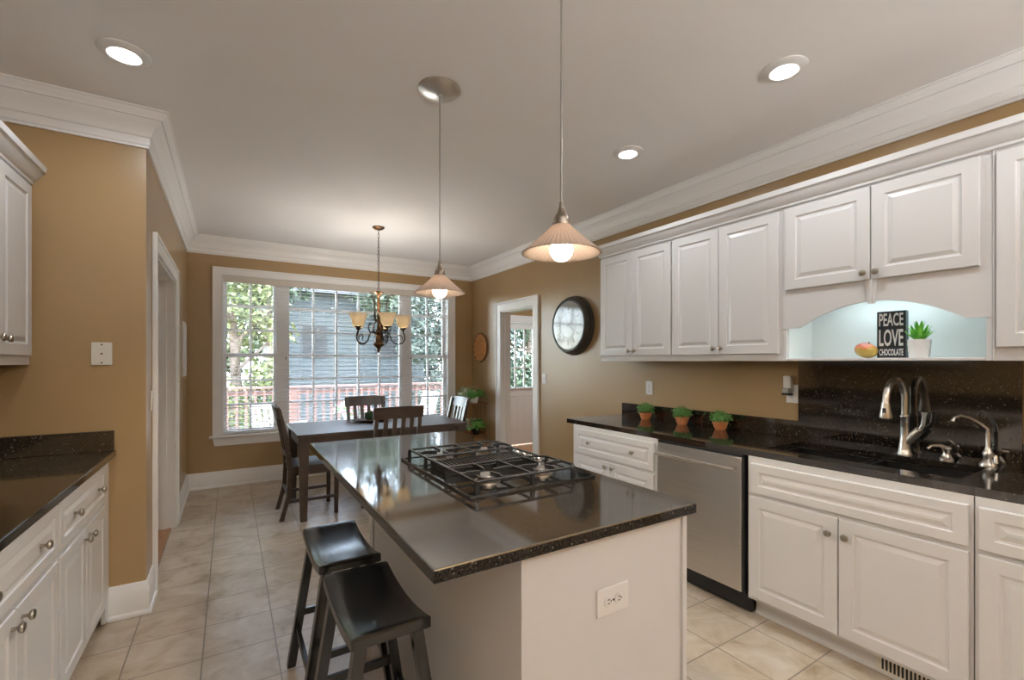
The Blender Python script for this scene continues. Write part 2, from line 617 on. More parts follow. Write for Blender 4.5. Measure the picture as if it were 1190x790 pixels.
def sweep(mb, path, prof, closed=False):
    """sweep profile (offset to the left of travel, z) along a 2-D path with mitred corners"""
    n = len(path)
    rings = []
    for i, p in enumerate(path):
        p = Vector((p[0], p[1]))
        def nd(a, b):
            d = (Vector(b) - Vector(a)).normalized()
            return Vector((-d.y, d.x))
        if closed or 0 < i < n - 1:
            n1 = nd(path[i - 1], path[i])
            n2 = nd(path[i], path[(i + 1) % n])
            mt = (n1 + n2)
            mt = mt / (1 + n1.dot(n2))
        elif i == 0:
            mt = nd(path[0], path[1])
        else:
            mt = nd(path[-2], path[-1])
        rings.append([mb.bm.verts.new((p.x + mt.x * o, p.y + mt.y * o, z)) for o, z in prof])
    m = n if closed else n - 1
    k = len(prof)
    for i in range(m):
        A, B = rings[i], rings[(i + 1) % n]
        for j in range(k):
            j2 = (j + 1) % k
            mb.bm.faces.new((A[j], A[j2], B[j2], B[j]))
    if not closed:
        mb.bm.faces.new(rings[0])
        mb.bm.faces.new(list(reversed(rings[-1])))
    return mb


# ------------------------------------------------------------------ room shell
CEIL = 2.78
XL, XR, YF, YP = -0.398, 3.06, 6.06, 3.246      # side wall, right wall, far wall, return wall beside the left cabinets
XN, YB = -1.19, -2.6                            # near left wall, wall behind the camera
XH = -2.2                                       # hall beyond the left doorway
XM, YM = 5.4, 6.40                              # mudroom beyond the right doorway

def wall_holes(name, axis, c0, c1, a0, a1, holes, H=CEIL, m=None):
    mb = MB()
    def bx(u0, u1, z0, z1):
        if u1 - u0 < 1e-4 or z1 - z0 < 1e-4:
            return
        if axis == 'x':   # wall plane x = const, runs along y
            mb.box(c0, c1, u0, u1, z0, z1)
        else:
            mb.box(u0, u1, c0, c1, z0, z1)
    cur = a0
    for h0, h1, z0, z1 in sorted(holes):
        bx(cur, h0, 0, H)
        bx(h0, h1, 0, z0)
        bx(h0, h1, z1, H)
        cur = h1
    bx(cur, a1, 0, H)
    return struct(mb.build(name, m or M['wall']))

struct(MB().box(XN - .15, XR + .14, YB - .15, YF + .16, -0.12, 0).build('floor', M['tile']))
struct(MB().box(XH, XL - .02, YP + .16, YF + .16, -0.02, 0.006).build('floor_hall', M['hallwood']))
struct(MB().box(XR + .10, XM, 3.4, YM + .16, -0.12, 0.0).build('floor_mudroom', M['hallwood']))
struct(MB().box(XH - .12, XM + .12, YB - .15, YM + .16, CEIL, CEIL + .12).build('ceiling', M['ceiling']))

WX0, WX1, WZ0, WZ1 = -0.075, 2.68, 0.575, 2.375   # window opening
DY0, DY1, DZ = 4.455, 5.205, 2.062                # right doorway
LY0, LY1, LZ = 3.575, 4.77, 2.085                 # left doorway
wall_holes('wall_far', 'y', YF, YF + .16, XH, XR + .13, [(WX0, WX1, WZ0, WZ1)])
wall_holes('wall_right', 'x', XR, XR + .13, YB, YF, [(DY0, DY1, 0, DZ)])
wall_holes('wall_left', 'x', XL - .14, XL, YP, YF, [(LY0, LY1, 0, LZ)])
struct(MB().box(XH, XL - .14, YP, YP + .14, 0, CEIL).build('wall_return', M['wall']))
struct(MB().box(XN - .15, XN, YB, YP, 0, CEIL).build('wall_near', M['wall']))
struct(MB().box(XN - .15, XR + .13, YB - .15, YB, 0, CEIL).build('wall_back', M['wall']))
struct(MB().box(XH - .12, XH, YP, YF + .16, 0, CEIL).build('wall_hall', M['wall']))
EDX0, EDX1, EDZ = 3.68, 4.60, 2.08                # outside door of the mudroom
wall_holes('wall_mudroom', 'y', YM, YM + .16, XR + .13, XM + .12, [(EDX0, EDX1, 0, EDZ)])
struct(MB().box(XM, XM + .12, 3.4, YM, 0, CEIL).box(XR + .13, XM, 3.28, 3.4, 0, CEIL).build('wall_mudroom_side', M['wall']))

# crown moulding round the room
cz = CEIL
crown = [(0, cz - .19), (0.012, cz - .19), (0.013, cz - .178), (0.018, cz - .172), (0.018, cz - .134), (0.026, cz - .130), (0.030, cz - .118),
         (0.036, cz - .098), (0.050, cz - .074), (0.068, cz - .056), (0.072, cz - .048), (0.082, cz - .046), (0.086, cz - .034),
         (0.098, cz - .022), (0.102, cz - .010), (0.110, cz - .008), (0.110, cz), (0, cz)]
loop = [(XN, YP), (XN, YB), (XR, YB), (XR, YF), (XL, YF), (XL, YP)]
struct(sweep(MB(), loop, crown, True).build('trim_1', M['trim'], smooth=30), 'white crown moulding round the ceiling')

# baseboards
base = [(0, 0), (0.026, 0), (0.026, 0.012), (0.020, 0.022), (0.016, 0.024), (0.016, 0.145), (0.012, 0.152), (0.012, 0.162), (0.006, 0.176), (0, 0.178)]
def bb(name, path):
    return struct(sweep(MB(), path, base).build(name, M['trim'], smooth=30))
bb('baseboard_left', [(XL, LY0 - .105), (XL, YP), (-0.56, YP)])
bb('baseboard_far', [(XR, DY1 + .125), (XR, YF), (XL, YF), (XL, LY1 + .105)])
bb('baseboard_right', [(XR, 2.96), (XR, DY0 - .125)])

# door casings
def casing_frame(name, plane, face, sgn, a0, a1, zt, w, depth_to):
    """white casing round a doorway in a wall x = face; sgn: side it stands out to"""
    mb = MB()
    f0, f1 = sorted((face, face + sgn * .018))
    g0, g1 = sorted((face, face + sgn * .027))
    for lo, hi in ((a0 - w, a0), (a1, a1 + w)):
        mb.box(f0, f1, lo + .0015, hi - .0015, 0, zt + w - .0015, bev=.003)
        o = (lo, lo + .022) if lo < a0 - .01 else (hi - .022, hi)
        mb.box(g0, g1, o[0], o[1], 0, zt + w, bev=.003)
    mb.box(f0, f1, a0 - .003, a1 + .003, zt, zt + w - .002, bev=.003)
    mb.box(g0 - .0004, g1 + .0004, a0 - w - .0004, a1 + w + .0004, zt + w - .022, zt + w + .0004, bev=.003)
    # jamb lining
    j0, j1 = sorted((face, depth_to))
    mb.box(j0, j1, a0 - .001, a0 + .015, 0, zt)
    mb.box(j0, j1, a1 - .015, a1 + .001, 0, zt)
    mb.box(j0, j1, a0, a1, zt - .015, zt + .001)
    mb.box((j0 + j1) / 2 - .02, (j0 + j1) / 2 + .02, a0 + .015, a0 + .026, 0, zt - .015)
    mb.box((j0 + j1) / 2 - .02, (j0 + j1) / 2 + .02, a1 - .026, a1 - .015, 0, zt - .015)
    return struct(mb.build(name, M['trim']))
casing_frame('trim_2', 'x', XR, -1, DY0, DY1, DZ, .12, XR + .13)
casing_frame('trim_3', 'x', XL, 1, LY0, LY1, LZ, .10, XL - .14)

# ------------------------------------------------------------------ window: casing, sashes, panes
mb = MB()
for lo, hi in ((WX0 - .09, WX0), (WX1, WX1 + .095)):
    mb.box(lo + .0015, hi - .0015, YF - .018, YF, WZ0, WZ1 + .0835, bev=.003)
    o = (lo, lo + .02) if lo < WX0 - .01 else (hi - .02, hi)
    mb.box(o[0], o[1], YF - .027, YF, WZ0, WZ1 + .085, bev=.003)
mb.box(WX0 - .003, WX1 + .003, YF - .0175, YF, WZ1, WZ1 + .083, bev=.003)
mb.box(WX0 - .09, WX1 + .095, YF - .0275, YF, WZ1 + .065, WZ1 + .0855, bev=.003)
mb.box(WX0 - .12, WX1 + .125, YF - .05, YF + .10, WZ0 - .028, WZ0, bev=.006)        # stool
mb.prism([(WX0 - .09, WZ0 - .028), (WX1 + .095, WZ0 - .028), (WX1 + .075, WZ0 - .115), (WX0 - .07, WZ0 - .115)], YF - .02, YF)   # apron
mb.box(WX0 - .002, WX0 + .012, YF, YF + .16, WZ0, WZ1)
mb.box(WX1 - .012, WX1 + .002, YF, YF + .16, WZ0, WZ1)
mb.box(WX0, WX1, YF, YF + .16, WZ1 - .012, WZ1 + .002)
mb.box(.478, .588, YF + .085, YF + .155, WZ0, WZ1)
mb.box(2.018, 2.132, YF + .085, YF + .155, WZ0, WZ1)
struct(mb.build('trim_4', M['trim']), 'white window casing, stool and mullions')

def sash_frame(mb, x0, x1, z0, z1, y0, y1, st, cols, rows, mw=.024, botrail=None):
    br = botrail or st
    mb.box(x0, x0 + st, y0, y1, z0, z1).box(x1 - st, x1, y0, y1, z0, z1)
    mb.box(x0 + st, x1 - st, y0, y1, z0, z0 + br).box(x0 + st, x1 - st, y0, y1, z1 - st, z1)
    yc = (y0 + y1) / 2
    ix0, ix1, iz0, iz1 = x0 + st, x1 - st, z0 + br, z1 - st
    for c in range(1, cols):
        x = ix0 + (ix1 - ix0) * c / cols
        mb.box(x - mw / 2, x + mw / 2, yc - .012, yc + .012, iz0, iz1)
    for r in range(1, rows):
        z = iz0 + (iz1 - iz0) * r / rows
        mb.box(ix0, ix1, yc - .0115, yc + .0115, z - mw / 2, z + mw / 2)

def window_unit(name, x0, x1, double, cols, rows, label):
    root = bpy.data.objects.new(name, None)
    COL.objects.link(root)
    struct(root, label)
    ya, yb = YF + .10, YF + .14
    mid = 1.478
    if double:
        mb = MB(); sash_frame(mb, x0, x1, mid - .022, WZ1 - .012, ya + .02, yb + .015, .035, cols, rows); mb.build('upper_sash', M['trim'], root)
        mb = MB(); sash_frame(mb, x0, x1, WZ0, mid + .022, ya - .01, ya + .02, .035, cols, rows, botrail=.05); mb.build('lower_sash', M['trim'], root)
        MB().box(x0 + .03, x1 - .03, ya + .036, ya + .039, mid, WZ1 - .04).build('upper_glass', M['glass'], root)
        MB().box(x0 + .03, x1 - .03, ya + .004, ya + .007, WZ0 + .04, mid).build('lower_glass', M['glass'], root)
    else:
        mb = MB(); sash_frame(mb, x0, x1, WZ0, WZ1 - .012, ya, yb, .03, cols, rows, botrail=.05); mb.build('sash', M['trim'], root)
        MB().box(x0 + .025, x1 - .025, ya + .018, ya + .021, WZ0 + .04, WZ1 - .035).build('glass_pane', M['glass'], root)
    return root
window_unit('window_1', WX0 + .012, .478, True, 2, 3, 'left double hung window with white grid')
window_unit('window_2', .588, 2.018, False, 5, 6, 'wide middle picture window with white grid')
window_unit('window_3', 2.132, WX1 - .012, True, 2, 3, 'right double hung window with white grid')

# mudroom outside door with nine panes
root = bpy.data.objects.new('door_1', None); COL.objects.link(root); struct(root, 'white outside door with nine panes and two panels')
mb = MB()
gx0, gx1, gz0, gz1 = 3.86, 4.42, 0.96, 1.96
y0, y1 = YM + .02, YM + .062
mb.box(EDX0 + .03, gx0, y0, y1, .02, EDZ - .03).box(gx1, EDX1 - .03, y0, y1, .02, EDZ - .03).box(gx0, gx1, y0, y1, .02, gz0).box(gx0, gx1, y0, y1, gz1, EDZ - .03)
mb.build('door_slab', M['trim'], root)
mb = MB(); sash_frame(mb, gx0 - .02, gx1 + .02, gz0 - .02, gz1 + .02, y0 - .012, y1 + .012, .03, 3, 3, .02); mb.build('light_frame', M['trim'], root)
MB().box(gx0, gx1, y0 + .02, y0 + .024, gz0, gz1).build('glass_pane', M['glass'], root)
for a, b in ((3.80, 4.09), (4.19, 4.48)):
    MB().panel_front(a, b, .2, .84, y0 - .004, .006, .012).build('door_panel', M['trim'], root)
struct(MB().box(EDX0 - .09, EDX0 + .02, YM - .02, YM + .1, 0, EDZ + .09, bev=.003).box(EDX1 - .02, EDX1 + .09, YM - .02, YM + .1, 0, EDZ + .09, bev=.003)
       .box(EDX0 + .02, EDX1 - .02, YM - .02, YM + .1, EDZ - .02, EDZ + .09, bev=.003).build('trim_5', M['trim']))

# ------------------------------------------------------------------ outside
struct(MB().box(-25, 40, YF + .17, 45, -1.3, -1.0).build('ground_lawn', M['lawn']))
mb = MB()
for i in range(44):
    x = -2.2 + i * .145
    mb.box(x, x + .139, YF + .17 if x < XR - .05 else YM + .17, 9.3, -.13, -.10)
mb.box(-2.2, 4.2, YM + .18, 9.28, -.30, -.135)
struct(mb.build('deck_floor', M['deckfloor']))

rail = thing('deck_railing', 'red-brown wooden deck railing seen through the window blinds', 'railing', (0, 9.2, -.1))
for i, x in enumerate((-2.1, -.55, 1.0, 2.55, 4.1)):
    MB().box(x - .045, x + .045, -.045, .045, 0, 1.02, bev=.004).build('post', M['deckwood'], rail)
MB().box(-2.2, 4.2, -.07, .07, 1.02, 1.058, bev=.004).build('cap_rail', M['deckwood'], rail)
MB().box(-2.15, 4.15, -.02, .02, .90, 1.0).build('top_rail', M['deckwood'], rail)
MB().box(-2.15, 4.15, -.02, .02, .10, .18).build('bottom_rail', M['deckwood'], rail)
for i in range(44):
    x = -2.0 + i * .14
    MB().box(x - .019, x + .019, -.058, -.022, .08, 1.0).build('baluster', M['deckwood'], rail)

def tree(name, label, x, y, h, crown_r, m, n, z0=-1.0, squash=1.0, low=.25, leaf=.17, group='trees beyond the deck'):
    t = thing(name, label, 'tree', (x, y, z0), 0, group)
    rnd = random.Random(int(x * 100 + y * 10))
    mb = MB()
    mb.tube([(0, 0, 0), (.05, .03, h * .3), (-.04, .05, h * .6), (0, 0, h * .85)], [.16, .13, .09, .03], 8)
    for k in range(5):
        a = rnd.uniform(0, 2 * PI); zz = h * rnd.uniform(.35, .6)
        mb.tube([(0, 0, zz), (math.cos(a) * crown_r * .5, math.sin(a) * crown_r * .5, zz + h * .14), (math.cos(a) * crown_r * .8, math.sin(a) * crown_r * .8, zz + h * .2)], [.05, .03, .01], 6)
    mb.build('trunk', M['bark'], t, smooth=True)
    mb = MB()
    blobs = []
    for k in range(26):
        a = rnd.uniform(0, 2 * PI); zz = rnd.uniform(low, 1.0)
        rr = crown_r * math.sqrt(rnd.random()) * math.sin(PI * min(1, (zz - low) / (1 - low) * .8 + .22)) ** .5
        blobs.append((Vector((math.cos(a) * rr, math.sin(a) * rr, zz * h)), crown_r * rnd.uniform(.25, .48)))
    for i in range(n):
        c, r = rnd.choice(blobs)
        d = Vector((rnd.gauss(0, 1), rnd.gauss(0, 1), rnd.gauss(0, 1) * .8)).normalized()
        p = c + d * r * rnd.uniform(.55, 1.05)
        if p.z < .1: continue
        nr = (d + Vector((rnd.gauss(0, .6), rnd.gauss(0, .6), rnd.gauss(0, .6) + .4))).normalized()
        L = leaf * rnd.uniform(.6, 1.3)
        mb.leafquad(p, nr, L, L * .6)
    mb.build('foliage', m, t, recalc=False)
    return t
random.seed(11)
tree('broadleaf_tree', 'sunlit yellow-green tree beyond the deck, behind the left window section', .1, 13.0, 5.4, 1.5, M['tree_yellow'], 6200, low=.08)
tree('broadleaf_tree', 'grey-green tree filling the right window section', 5.9, 12.9, 6.6, 1.7, M['tree_dark'], 9500, low=.06)
tree('broadleaf_tree', 'green branches hanging in front of the blue-grey house gutter', 5.3, 16.0, 7.2, 1.5, M['tree_green'], 4200, low=.58)
tree('broadleaf_tree', 'green tree hanging over the left end of the blue-grey house', 1.1, 16.3, 7.4, 1.1, M['tree_green'], 2600, low=.62)
tree('broadleaf_tree', 'tall green tree showing over the blue-grey house roof at left', 3.0, 28.5, 12.0, 3.2, M['tree_green'], 5600, low=.2, leaf=.34)
tree('broadleaf_tree', 'tall green tree showing over the blue-grey house roof at right', 10.8, 29.0, 12.5, 3.2, M['tree_dark'], 5600, low=.1, leaf=.34)
tree('broadleaf_tree', 'tall green tree behind the yellow-green tree at the left window', -1.6, 22, 11.0, 2.1, M['tree_green'], 5600, low=.03, leaf=.28)
tree('broadleaf_tree', 'dark green tree low behind the right window section, farther off', 9.2, 21.5, 9.0, 1.6, M['tree_dark'], 5600, low=.02, leaf=.24)
tree('broadleaf_tree', 'leafy green tree seen through the panes of the outside door', 9.3, 13.8, 6.0, 1.8, M['tree_green'], 9500, low=.05)
tree('broadleaf_tree', 'dense green tree behind the one seen through the outside door', 13.4, 18.6, 8.0, 2.3, M['tree_green'], 8000, low=.02, leaf=.26)

# neighbour house
h = thing('neighbour_house', 'blue-grey sided house beyond the deck railing', 'house', (1.25, 18.0, -1.0))
MB().box(0, 5.6, 0, 5, 0, 5.0).build('house_wall', M['bluesiding'], h)
mb = MB()
for i in range(29):
    mb.prism([(.0, .1 + i * .165), (-.022, .1 + i * .165), (-.004, .1 + (i + 1) * .165), (.0, .1 + (i + 1) * .165)], 0, 5.6, 'yz')
mb.build('siding_boards', M['bluesiding'], h)
MB().prism([(-.4, 4.9), (5.4, 4.9), (2.5, 6.2)], -.3, 5.9, 'yz').build('roof', M['roof'], h)
for x in (1.0, 3.6):
    MB().box(x, x + .8, -.05, -.01, 2.55, 3.7).build('house_window', M['roof'], h)

# patio things seen through the slats
def patio_chair(x, y, rz, label):
    t = thing('patio_chair', label, 'chair', (x, y, -.1), rz, 'white patio chairs on the deck')
    MB().box(-.24, .24, -.24, .22, .40, .43, bev=.01).build('seat', M['outwhite'], t)
    mb = MB()
    for i in range(6):
        xx = -.2 + i * .08
        mb.bar((xx, .22, .42), (xx * 1.1, .36, .88), .05, .015)
    mb.bar((-.24, .37, .90), (.24, .37, .90), .02, .06)
    mb.build('backrest', M['outwhite'], t)
    for sx in (-1, 1):
        for sy in (-1, 1):
            MB().taper((sx * .23, sy * .22, 0), (sx * .2, sy * .19, .40), .035, .04).build('leg', M['outwhite'], t)
        MB().bar((sx * .26, -.22, .62), (sx * .26, .28, .64), .04, .025).build('armrest', M['outwhite'], t)
    return t
patio_chair(.62, 7.3, 2.6, 'white patio chair on the deck, behind the dark end chair')
patio_chair(2.95, 8.2, -1.3, 'white patio chair on the deck, behind the right window section')
t = thing('patio_table', 'low white slatted table holding the pink flowers on the deck', 'table', (1.63, 7.35, -.1))
mb = MB()
for i in range(9):
    mb.box(-.42 + i * .094, -.42 + i * .094 + .085, -.35, .35, .52, .545, bev=.004)
mb.build('tabletop', M['outwhite'], t)
for sx in (-1, 1):
    for sy in (-1, 1):
        MB().taper((sx * .38, sy * .30, 0), (sx * .36, sy * .28, .52), .04, .05).build('leg', M['outwhite'], t)
t = thing('flower_planter', 'white pot of pink flowers on the deck outside the window', 'plant pot', (1.63, 7.35, .445))
MB().lathe([(0, 0), (.11, 0), (.15, .16), (.158, .165), (.158, .185), (.14, .185), (.135, .16), (0, .16)], seg=24).build('pot', M['outwhite'], t, smooth=30)
mb = MB(); mf = MB()
rnd = random.Random(3)
for i in range(700):
    d = Vector((rnd.gauss(0, 1), rnd.gauss(0, 1), abs(rnd.gauss(0, .8)))).normalized()
    p = Vector((0, 0, .17)) + Vector((d.x * .30, d.y * .30, d.z * .22)) * rnd.uniform(.6, 1)
    (mf if rnd.random() < .55 else mb).leafquad(p, d + Vector((0, 0, .4)), .055, .045)
mb.build('foliage', M['herb'], t, recalc=False)
mf.build('flowers', M['pinkflower'], t, recalc=False)

# ------------------------------------------------------------------ blinds
MB().box(WX0 + .014, WX1 - .014, YF - .012, YF + .006, WZ1 - .078, WZ1 - .006, bev=.004).build('window_valance', M['valance'])
tag(bpy.data.objects['window_valance'], 'cream wooden blind valance across the top of the big window', 'valance')
def blind(x0, x1, label):
    t = thing('window_blind', label, 'blind', ((x0 + x1) / 2, YF + .045, WZ1 - .015), 0, 'white slatted blinds in the big window')
    w = (x1 - x0) / 2
    MB().box(-w, w, -.028, .028, -.05, 0).build('headrail', M['slat'], t)
    mb = MB()
    zt, zb = -.075, -(WZ1 - .015 - WZ0 - .035)
    n = int((zt - zb) / .0435)
    for i in range(n + 1):
        z = zt + (zb - zt) * i / n
        mt = Matrix.Translation((0, 0, z)) @ Matrix.Rotation(math.radians(2.5), 4, 'X')
        mb.box(-w, w, -.0245, .0245, -.0014, .0014, mt)
    mb.build('slats', M['slat'], t)
    MB().box(-w, w, -.025, .025, zb - .034, zb - .016, bev=.003).build('bottom_rail', M['slat'], t)
    mb = MB()
    k = 2 if w < .4 else 4
    for i in range(k):
        x = -w + 2 * w * (i + .5) / k
        mb.tube([(x, -.026, -.04), (x, -.026, zb - .02)], .0012, 4).tube([(x, .026, -.04), (x, .026, zb - .02)], .0012, 4)
    mb.build('ladder_cords', M['slat'], t)
    mb = MB()
    xx = -w + .035
    L = -.9
    mb.tube([(xx, -.032, -.04), (xx, -.032, L)], .0013, 5)
    mb.build('pull_cord', M['slat'], t)
    MB().lathe([(0, 0), (.006, .004), (.008, .02), (.004, .034), (0, .036)], (xx, -.032, L - .034), seg=10).build('cord_tassel', M['bronze'], t, smooth=True)
    return t
blind(WX0 + .016, .525, 'narrow white slatted blind in the left section of the big window')
blind(.540, 2.068, 'wide white slatted blind in the middle of the big window')
blind(2.083, WX1 - .016, 'narrow white slatted blind in the right section of the big window')

# ------------------------------------------------------------------ cabinets
def knob(parent, x, z, y=0.0):
    return MB().lathe([(0, .0), (.0065, 0), (.0055, -.006), (.006, -.014), (.014, -.019), (.0165, -.024), (.0145, -.029), (.007, -.032), (0, -.0325)], (x, y, z), 'y', 18).build('knob', M['knobmetal'], parent, smooth=True)

def front(kind, root, x0, x1, z0, z1, knobs=(), rail=.055):
    """door or drawer front; local front face at y = -.019"""
    d = MB().panel_front(x0, x1, z0, z1, -.020, .019, rail).build(kind, M['cab'], root)
    for kx, kz in knobs:
        knob(d, kx, kz, -.020)
    return d

RR = -PI / 2     # right-hand run faces -x ; local x runs toward the camera
LR = PI / 2      # left-hand run faces +x
FX = 2.405       # face of the right base cabinets (door fronts stand 20 mm proud)
CZ = 0.92        # counter top
ZB = 0.886       # cabinet top

def base_unit(label, y_left, width, toe=True, depth=.63, rot=RR, fx=FX + .02, hole=False):
    t = thing('base_cabinet', label, 'cabinet', (fx, y_left, 0), rot)
    mb = MB()
    if hole:
        mb.box(0, width, 0, .02, .105, ZB).box(0, .018, .02, depth, .105, ZB).box(width - .018, width, .02, depth, .105, ZB).box(.018, width - .018, .02, depth, .105, .123).box(.018, width - .018, depth - .01, depth, .123, ZB)
    else:
        mb.box(0, width, 0, depth, .105, ZB)
    mb.build('body', M['cab'], t)
    MB().box(0, width, .075, .09, 0, .105).box(0, width, .063, .075, 0, .018, bev=.003).build('toe_kick', M['cab'], t)
    return t

# right run: drawer unit, dishwasher, sink base, end unit
Y1 = 2.945
t = base_unit('white base cabinet left of the dishwasher, with one wide drawer', Y1, Y1 - 2.072)
w = Y1 - 2.072
front('drawer', t, .035, w - .02, .665, .855, [(.22, .765), (w - .20, .765)], .04)
front('door', t, .035, w / 2 + .005, .135, .645, [(w / 2 - .03, .615)])
front('door', t, w / 2 + .010, w - .02, .135, .645, [(w / 2 + .045, .615)])

t = thing('dishwasher', 'stainless steel dishwasher with bar handle under the black counter', 'dishwasher', (FX, 2.066, 0), RR)
DW = .60
MB().box(.004, DW - .004, .03, .60, .105, ZB - .003).build('tub', M['blackplastic'], t)
MB().box(.008, DW - .008, -.002, .03, .125, .868, bev=.004).build('door', M['steel'], t)
MB().box(.006, DW - .006, .012, .032, .868, .882).build('control_edge', M['blackplastic'], t)
hd = MB().tube([(.03, -.045, .806), (DW - .03, -.045, .806)], .011, 14).build('handle', M['chrome'], t, smooth=True)
for x in (.045, DW - .045):
    MB().box(x - .012, x + .012, -.045, 0, .797, .815, bev=.003).build('handle_post', M['chrome'], hd)
MB().box(-.002, DW + .017, .055, .075, .012, .112).build('toe_panel', M['blackplastic'], t)

Y3 = 1.446
w = Y3 - .553
t = base_unit('white sink base cabinet with two doors under the black sink', Y3, w, hole=True)
front('false_drawer', t, .022, w - .012, .690, .850, (), .042)
front('door', t, .012, w / 2 - .008, .125, .672, [(w / 2 - .040, .595)])
front('door', t, w / 2 - .003, w - .010, .125, .672, [(w / 2 + .030, .595)])

w = .60
t = base_unit('white base cabinet at the right edge beside the sink cabinet', .549, w)
front('drawer', t, .012, w - .02, .690, .850, [(w / 2, .77)], .042)
front('door', t, .012, w - .02, .125, .672, [(w - .06, .60)])

# left run
LFX = -.555
t = base_unit('white left-hand base cabinet against the tan end wall', 2.402, .84, rot=LR, fx=LFX - .02, depth=.60)
MB().box(.765, .842, -.018, .0, .02, ZB).build('filler_strip', M['cab'], t)
front('drawer', t, .012, .762, .665, .855, [(.19, .765), (.60, .765)], .04)
front('door', t, .012, .384, .105, .645, [(.345, .60)])
front('door', t, .390, .762, .105, .645, [(.430, .60)])
t = base_unit('white left-hand base cabinet nearest the camera', 1.572, .828, rot=LR, fx=LFX - .02, depth=.60)
front('drawer', t, .012, .814, .665, .855, [(.20, .765), (.62, .765)], .04)
front('door', t, .012, .410, .105, .645, [(.372, .60)])
front('door', t, .416, .814, .105, .645, [(.455, .60)])
t = base_unit('white left-hand base cabinet outside the frame', .74, .828, rot=LR, fx=LFX - .02, depth=.60)
t['label'] = 'white left-hand base cabinet at the bottom left corner'
front('door', t, .012, .814, .105, .855, [(.77, .75)])

# wall cabinets on the right
UX = 2.735       # carcass face
UZ0, UZ1 = 1.405, 2.30
def wall_unit(label, y_left, width, depth, z0=UZ0, rot=RR, fx=UX):
    t = thing('wall_cabinet', label, 'cabinet', (fx, y_left, z0), rot)
    return t
def std_wall(label, yl, w, **k):
    t = wall_unit(label, yl, w, .32, **k)
    H = UZ1 - UZ0
    MB().box(0, w, 0, .318, 0, H).build('body', M['cab'], t)
    return t, H
t, H = std_wall('white two-door wall cabinet nearest the round clock', 2.945, .745)
front('door', t, .006, .370, .042, H - .025, [(.345, .082)])
front('door', t, .374, .740, .042, H - .025, [(.400, .082)])
t, H = std_wall('white two-door wall cabinet left of the lit arched niche', 2.198, .775)
front('door', t, .005, .372, .042, H - .025, [(.347, .082)])
front('door', t, .376, .755, .042, H - .025, [(.402, .082)])
# sink cabinet with arched niche
YN0, WN = 1.422, .855
t = wall_unit('white wall cabinet with arched lit display niche over the sink', YN0, WN, .32)
H = UZ1 - UZ0
mb = MB()
mb.box(0, .018, 0, .318, 0, H).box(WN - .018, WN, 0, .318, 0, H).box(.018, WN - .018, .02, .318, .385, H)
mb.box(.018, WN - .018, 0, .02, .385, H)
mb.build('body', M['cab'], t)
MB().box(.018, WN - .018, -.006, .318, 0, .014, bev=.002).build('niche_shelf', M['cab'], t)
MB().box(.018, WN - .018, .285, .30, .014, .385).box(.0175, .0215, .02, .285, .014, .385).build('niche_lining', M['niche'], t)
# arched valance
pts = [(.0, .40), (.0, .185), (.088, .185)]
for i in range(1, 24):
    f = i / 24
    x = .088 + f * (.775 - .088)
    u = (x - .432) / .3437
    pts.append((x, .185 + .115 * (1 - u * u)))
pts += [(.775, .185), (WN, .185), (WN, .40)]
mb = MB()
A = [mb.bm.verts.new((a, -.004, b)) for a, b in pts]
B = [mb.bm.verts.new((a, .018, b)) for a, b in pts]
# strips so the concave outline fills cleanly
top_f = [mb.bm.verts.new((a, -.004, .42)) for a, b in pts]
top_b = [mb.bm.verts.new((a, .018, .42)) for a, b in pts]
for i in range(1, len(pts) - 2):
    if abs(pts[i][0] - pts[i + 1][0]) < 1e-6:
        continue
    mb.bm.faces.new((A[i], A[i + 1], top_f[i + 1], top_f[i]))
    mb.bm.faces.new((B[i + 1], B[i], top_b[i], top_b[i + 1]))
    mb.bm.faces.new((A[i + 1], A[i], B[i], B[i + 1]))
    mb.bm.faces.new((top_f[i], top_f[i + 1], top_b[i + 1], top_b[i]))
bmesh.ops.remove_doubles(mb.bm, verts=mb.bm.verts, dist=1e-5)
bmesh.ops.delete(mb.bm, geom=[v for v in mb.bm.verts if not v.link_faces], context='VERTS')
mb.build('arched_valance', M['cab'], t)
kz = MB()
for a, b in ((-.026, -.009), (-.008, .008), (.009, .026)):
    kz.prism([(.432 + a * 1.0, .405), (.432 + b * 1.0, .405), (.432 + b * .55, .285), (.432 + a * .55, .285)], -.014 if abs(a + b) > .01 else -.018, -.004)
kz.build('keystone', M['cab'], t)
front('door', t, .020, .428, .405, H - .022, [(.405, .440)])
front('door', t, .433, .820, .405, H - .022, [(.458, .440)])
lt = thing('niche_light', 'slim lit tube light under the top of the arched niche', 'light', (UX + .14, YN0 - .43, UZ0 + .385), RR)
MB().box(-.22, .22, -.03, .03, -.022, 0, bev=.003).build('housing', M['plastic'], lt)
MB().box(-.21, .21, -.022, .022, -.027, -.0215).build('lens', M['tubelens'], lt)
ld = bpy.data.lights.new('niche_lamp', 'AREA'); ld.shape = 'RECTANGLE'; ld.size = .42; ld.size_y = .04; ld.energy = 0.95; ld.color = (.80, .96, 1.0)
lo = bpy.data.objects.new('niche_lamp', ld); COL.objects.link(lo); lo.parent = lt; lo.location = (0, 0, -.03)
# right of niche
t, H = std_wall('white wall cabinet at the right edge beside the arched niche', .565, .62)
front('door', t, .012, .60, .055, H - .025, [(.57, .082)])
MB().box(-.0, .006, -.006, 0, 0, H).build('edge_strip', M['cab'], t)
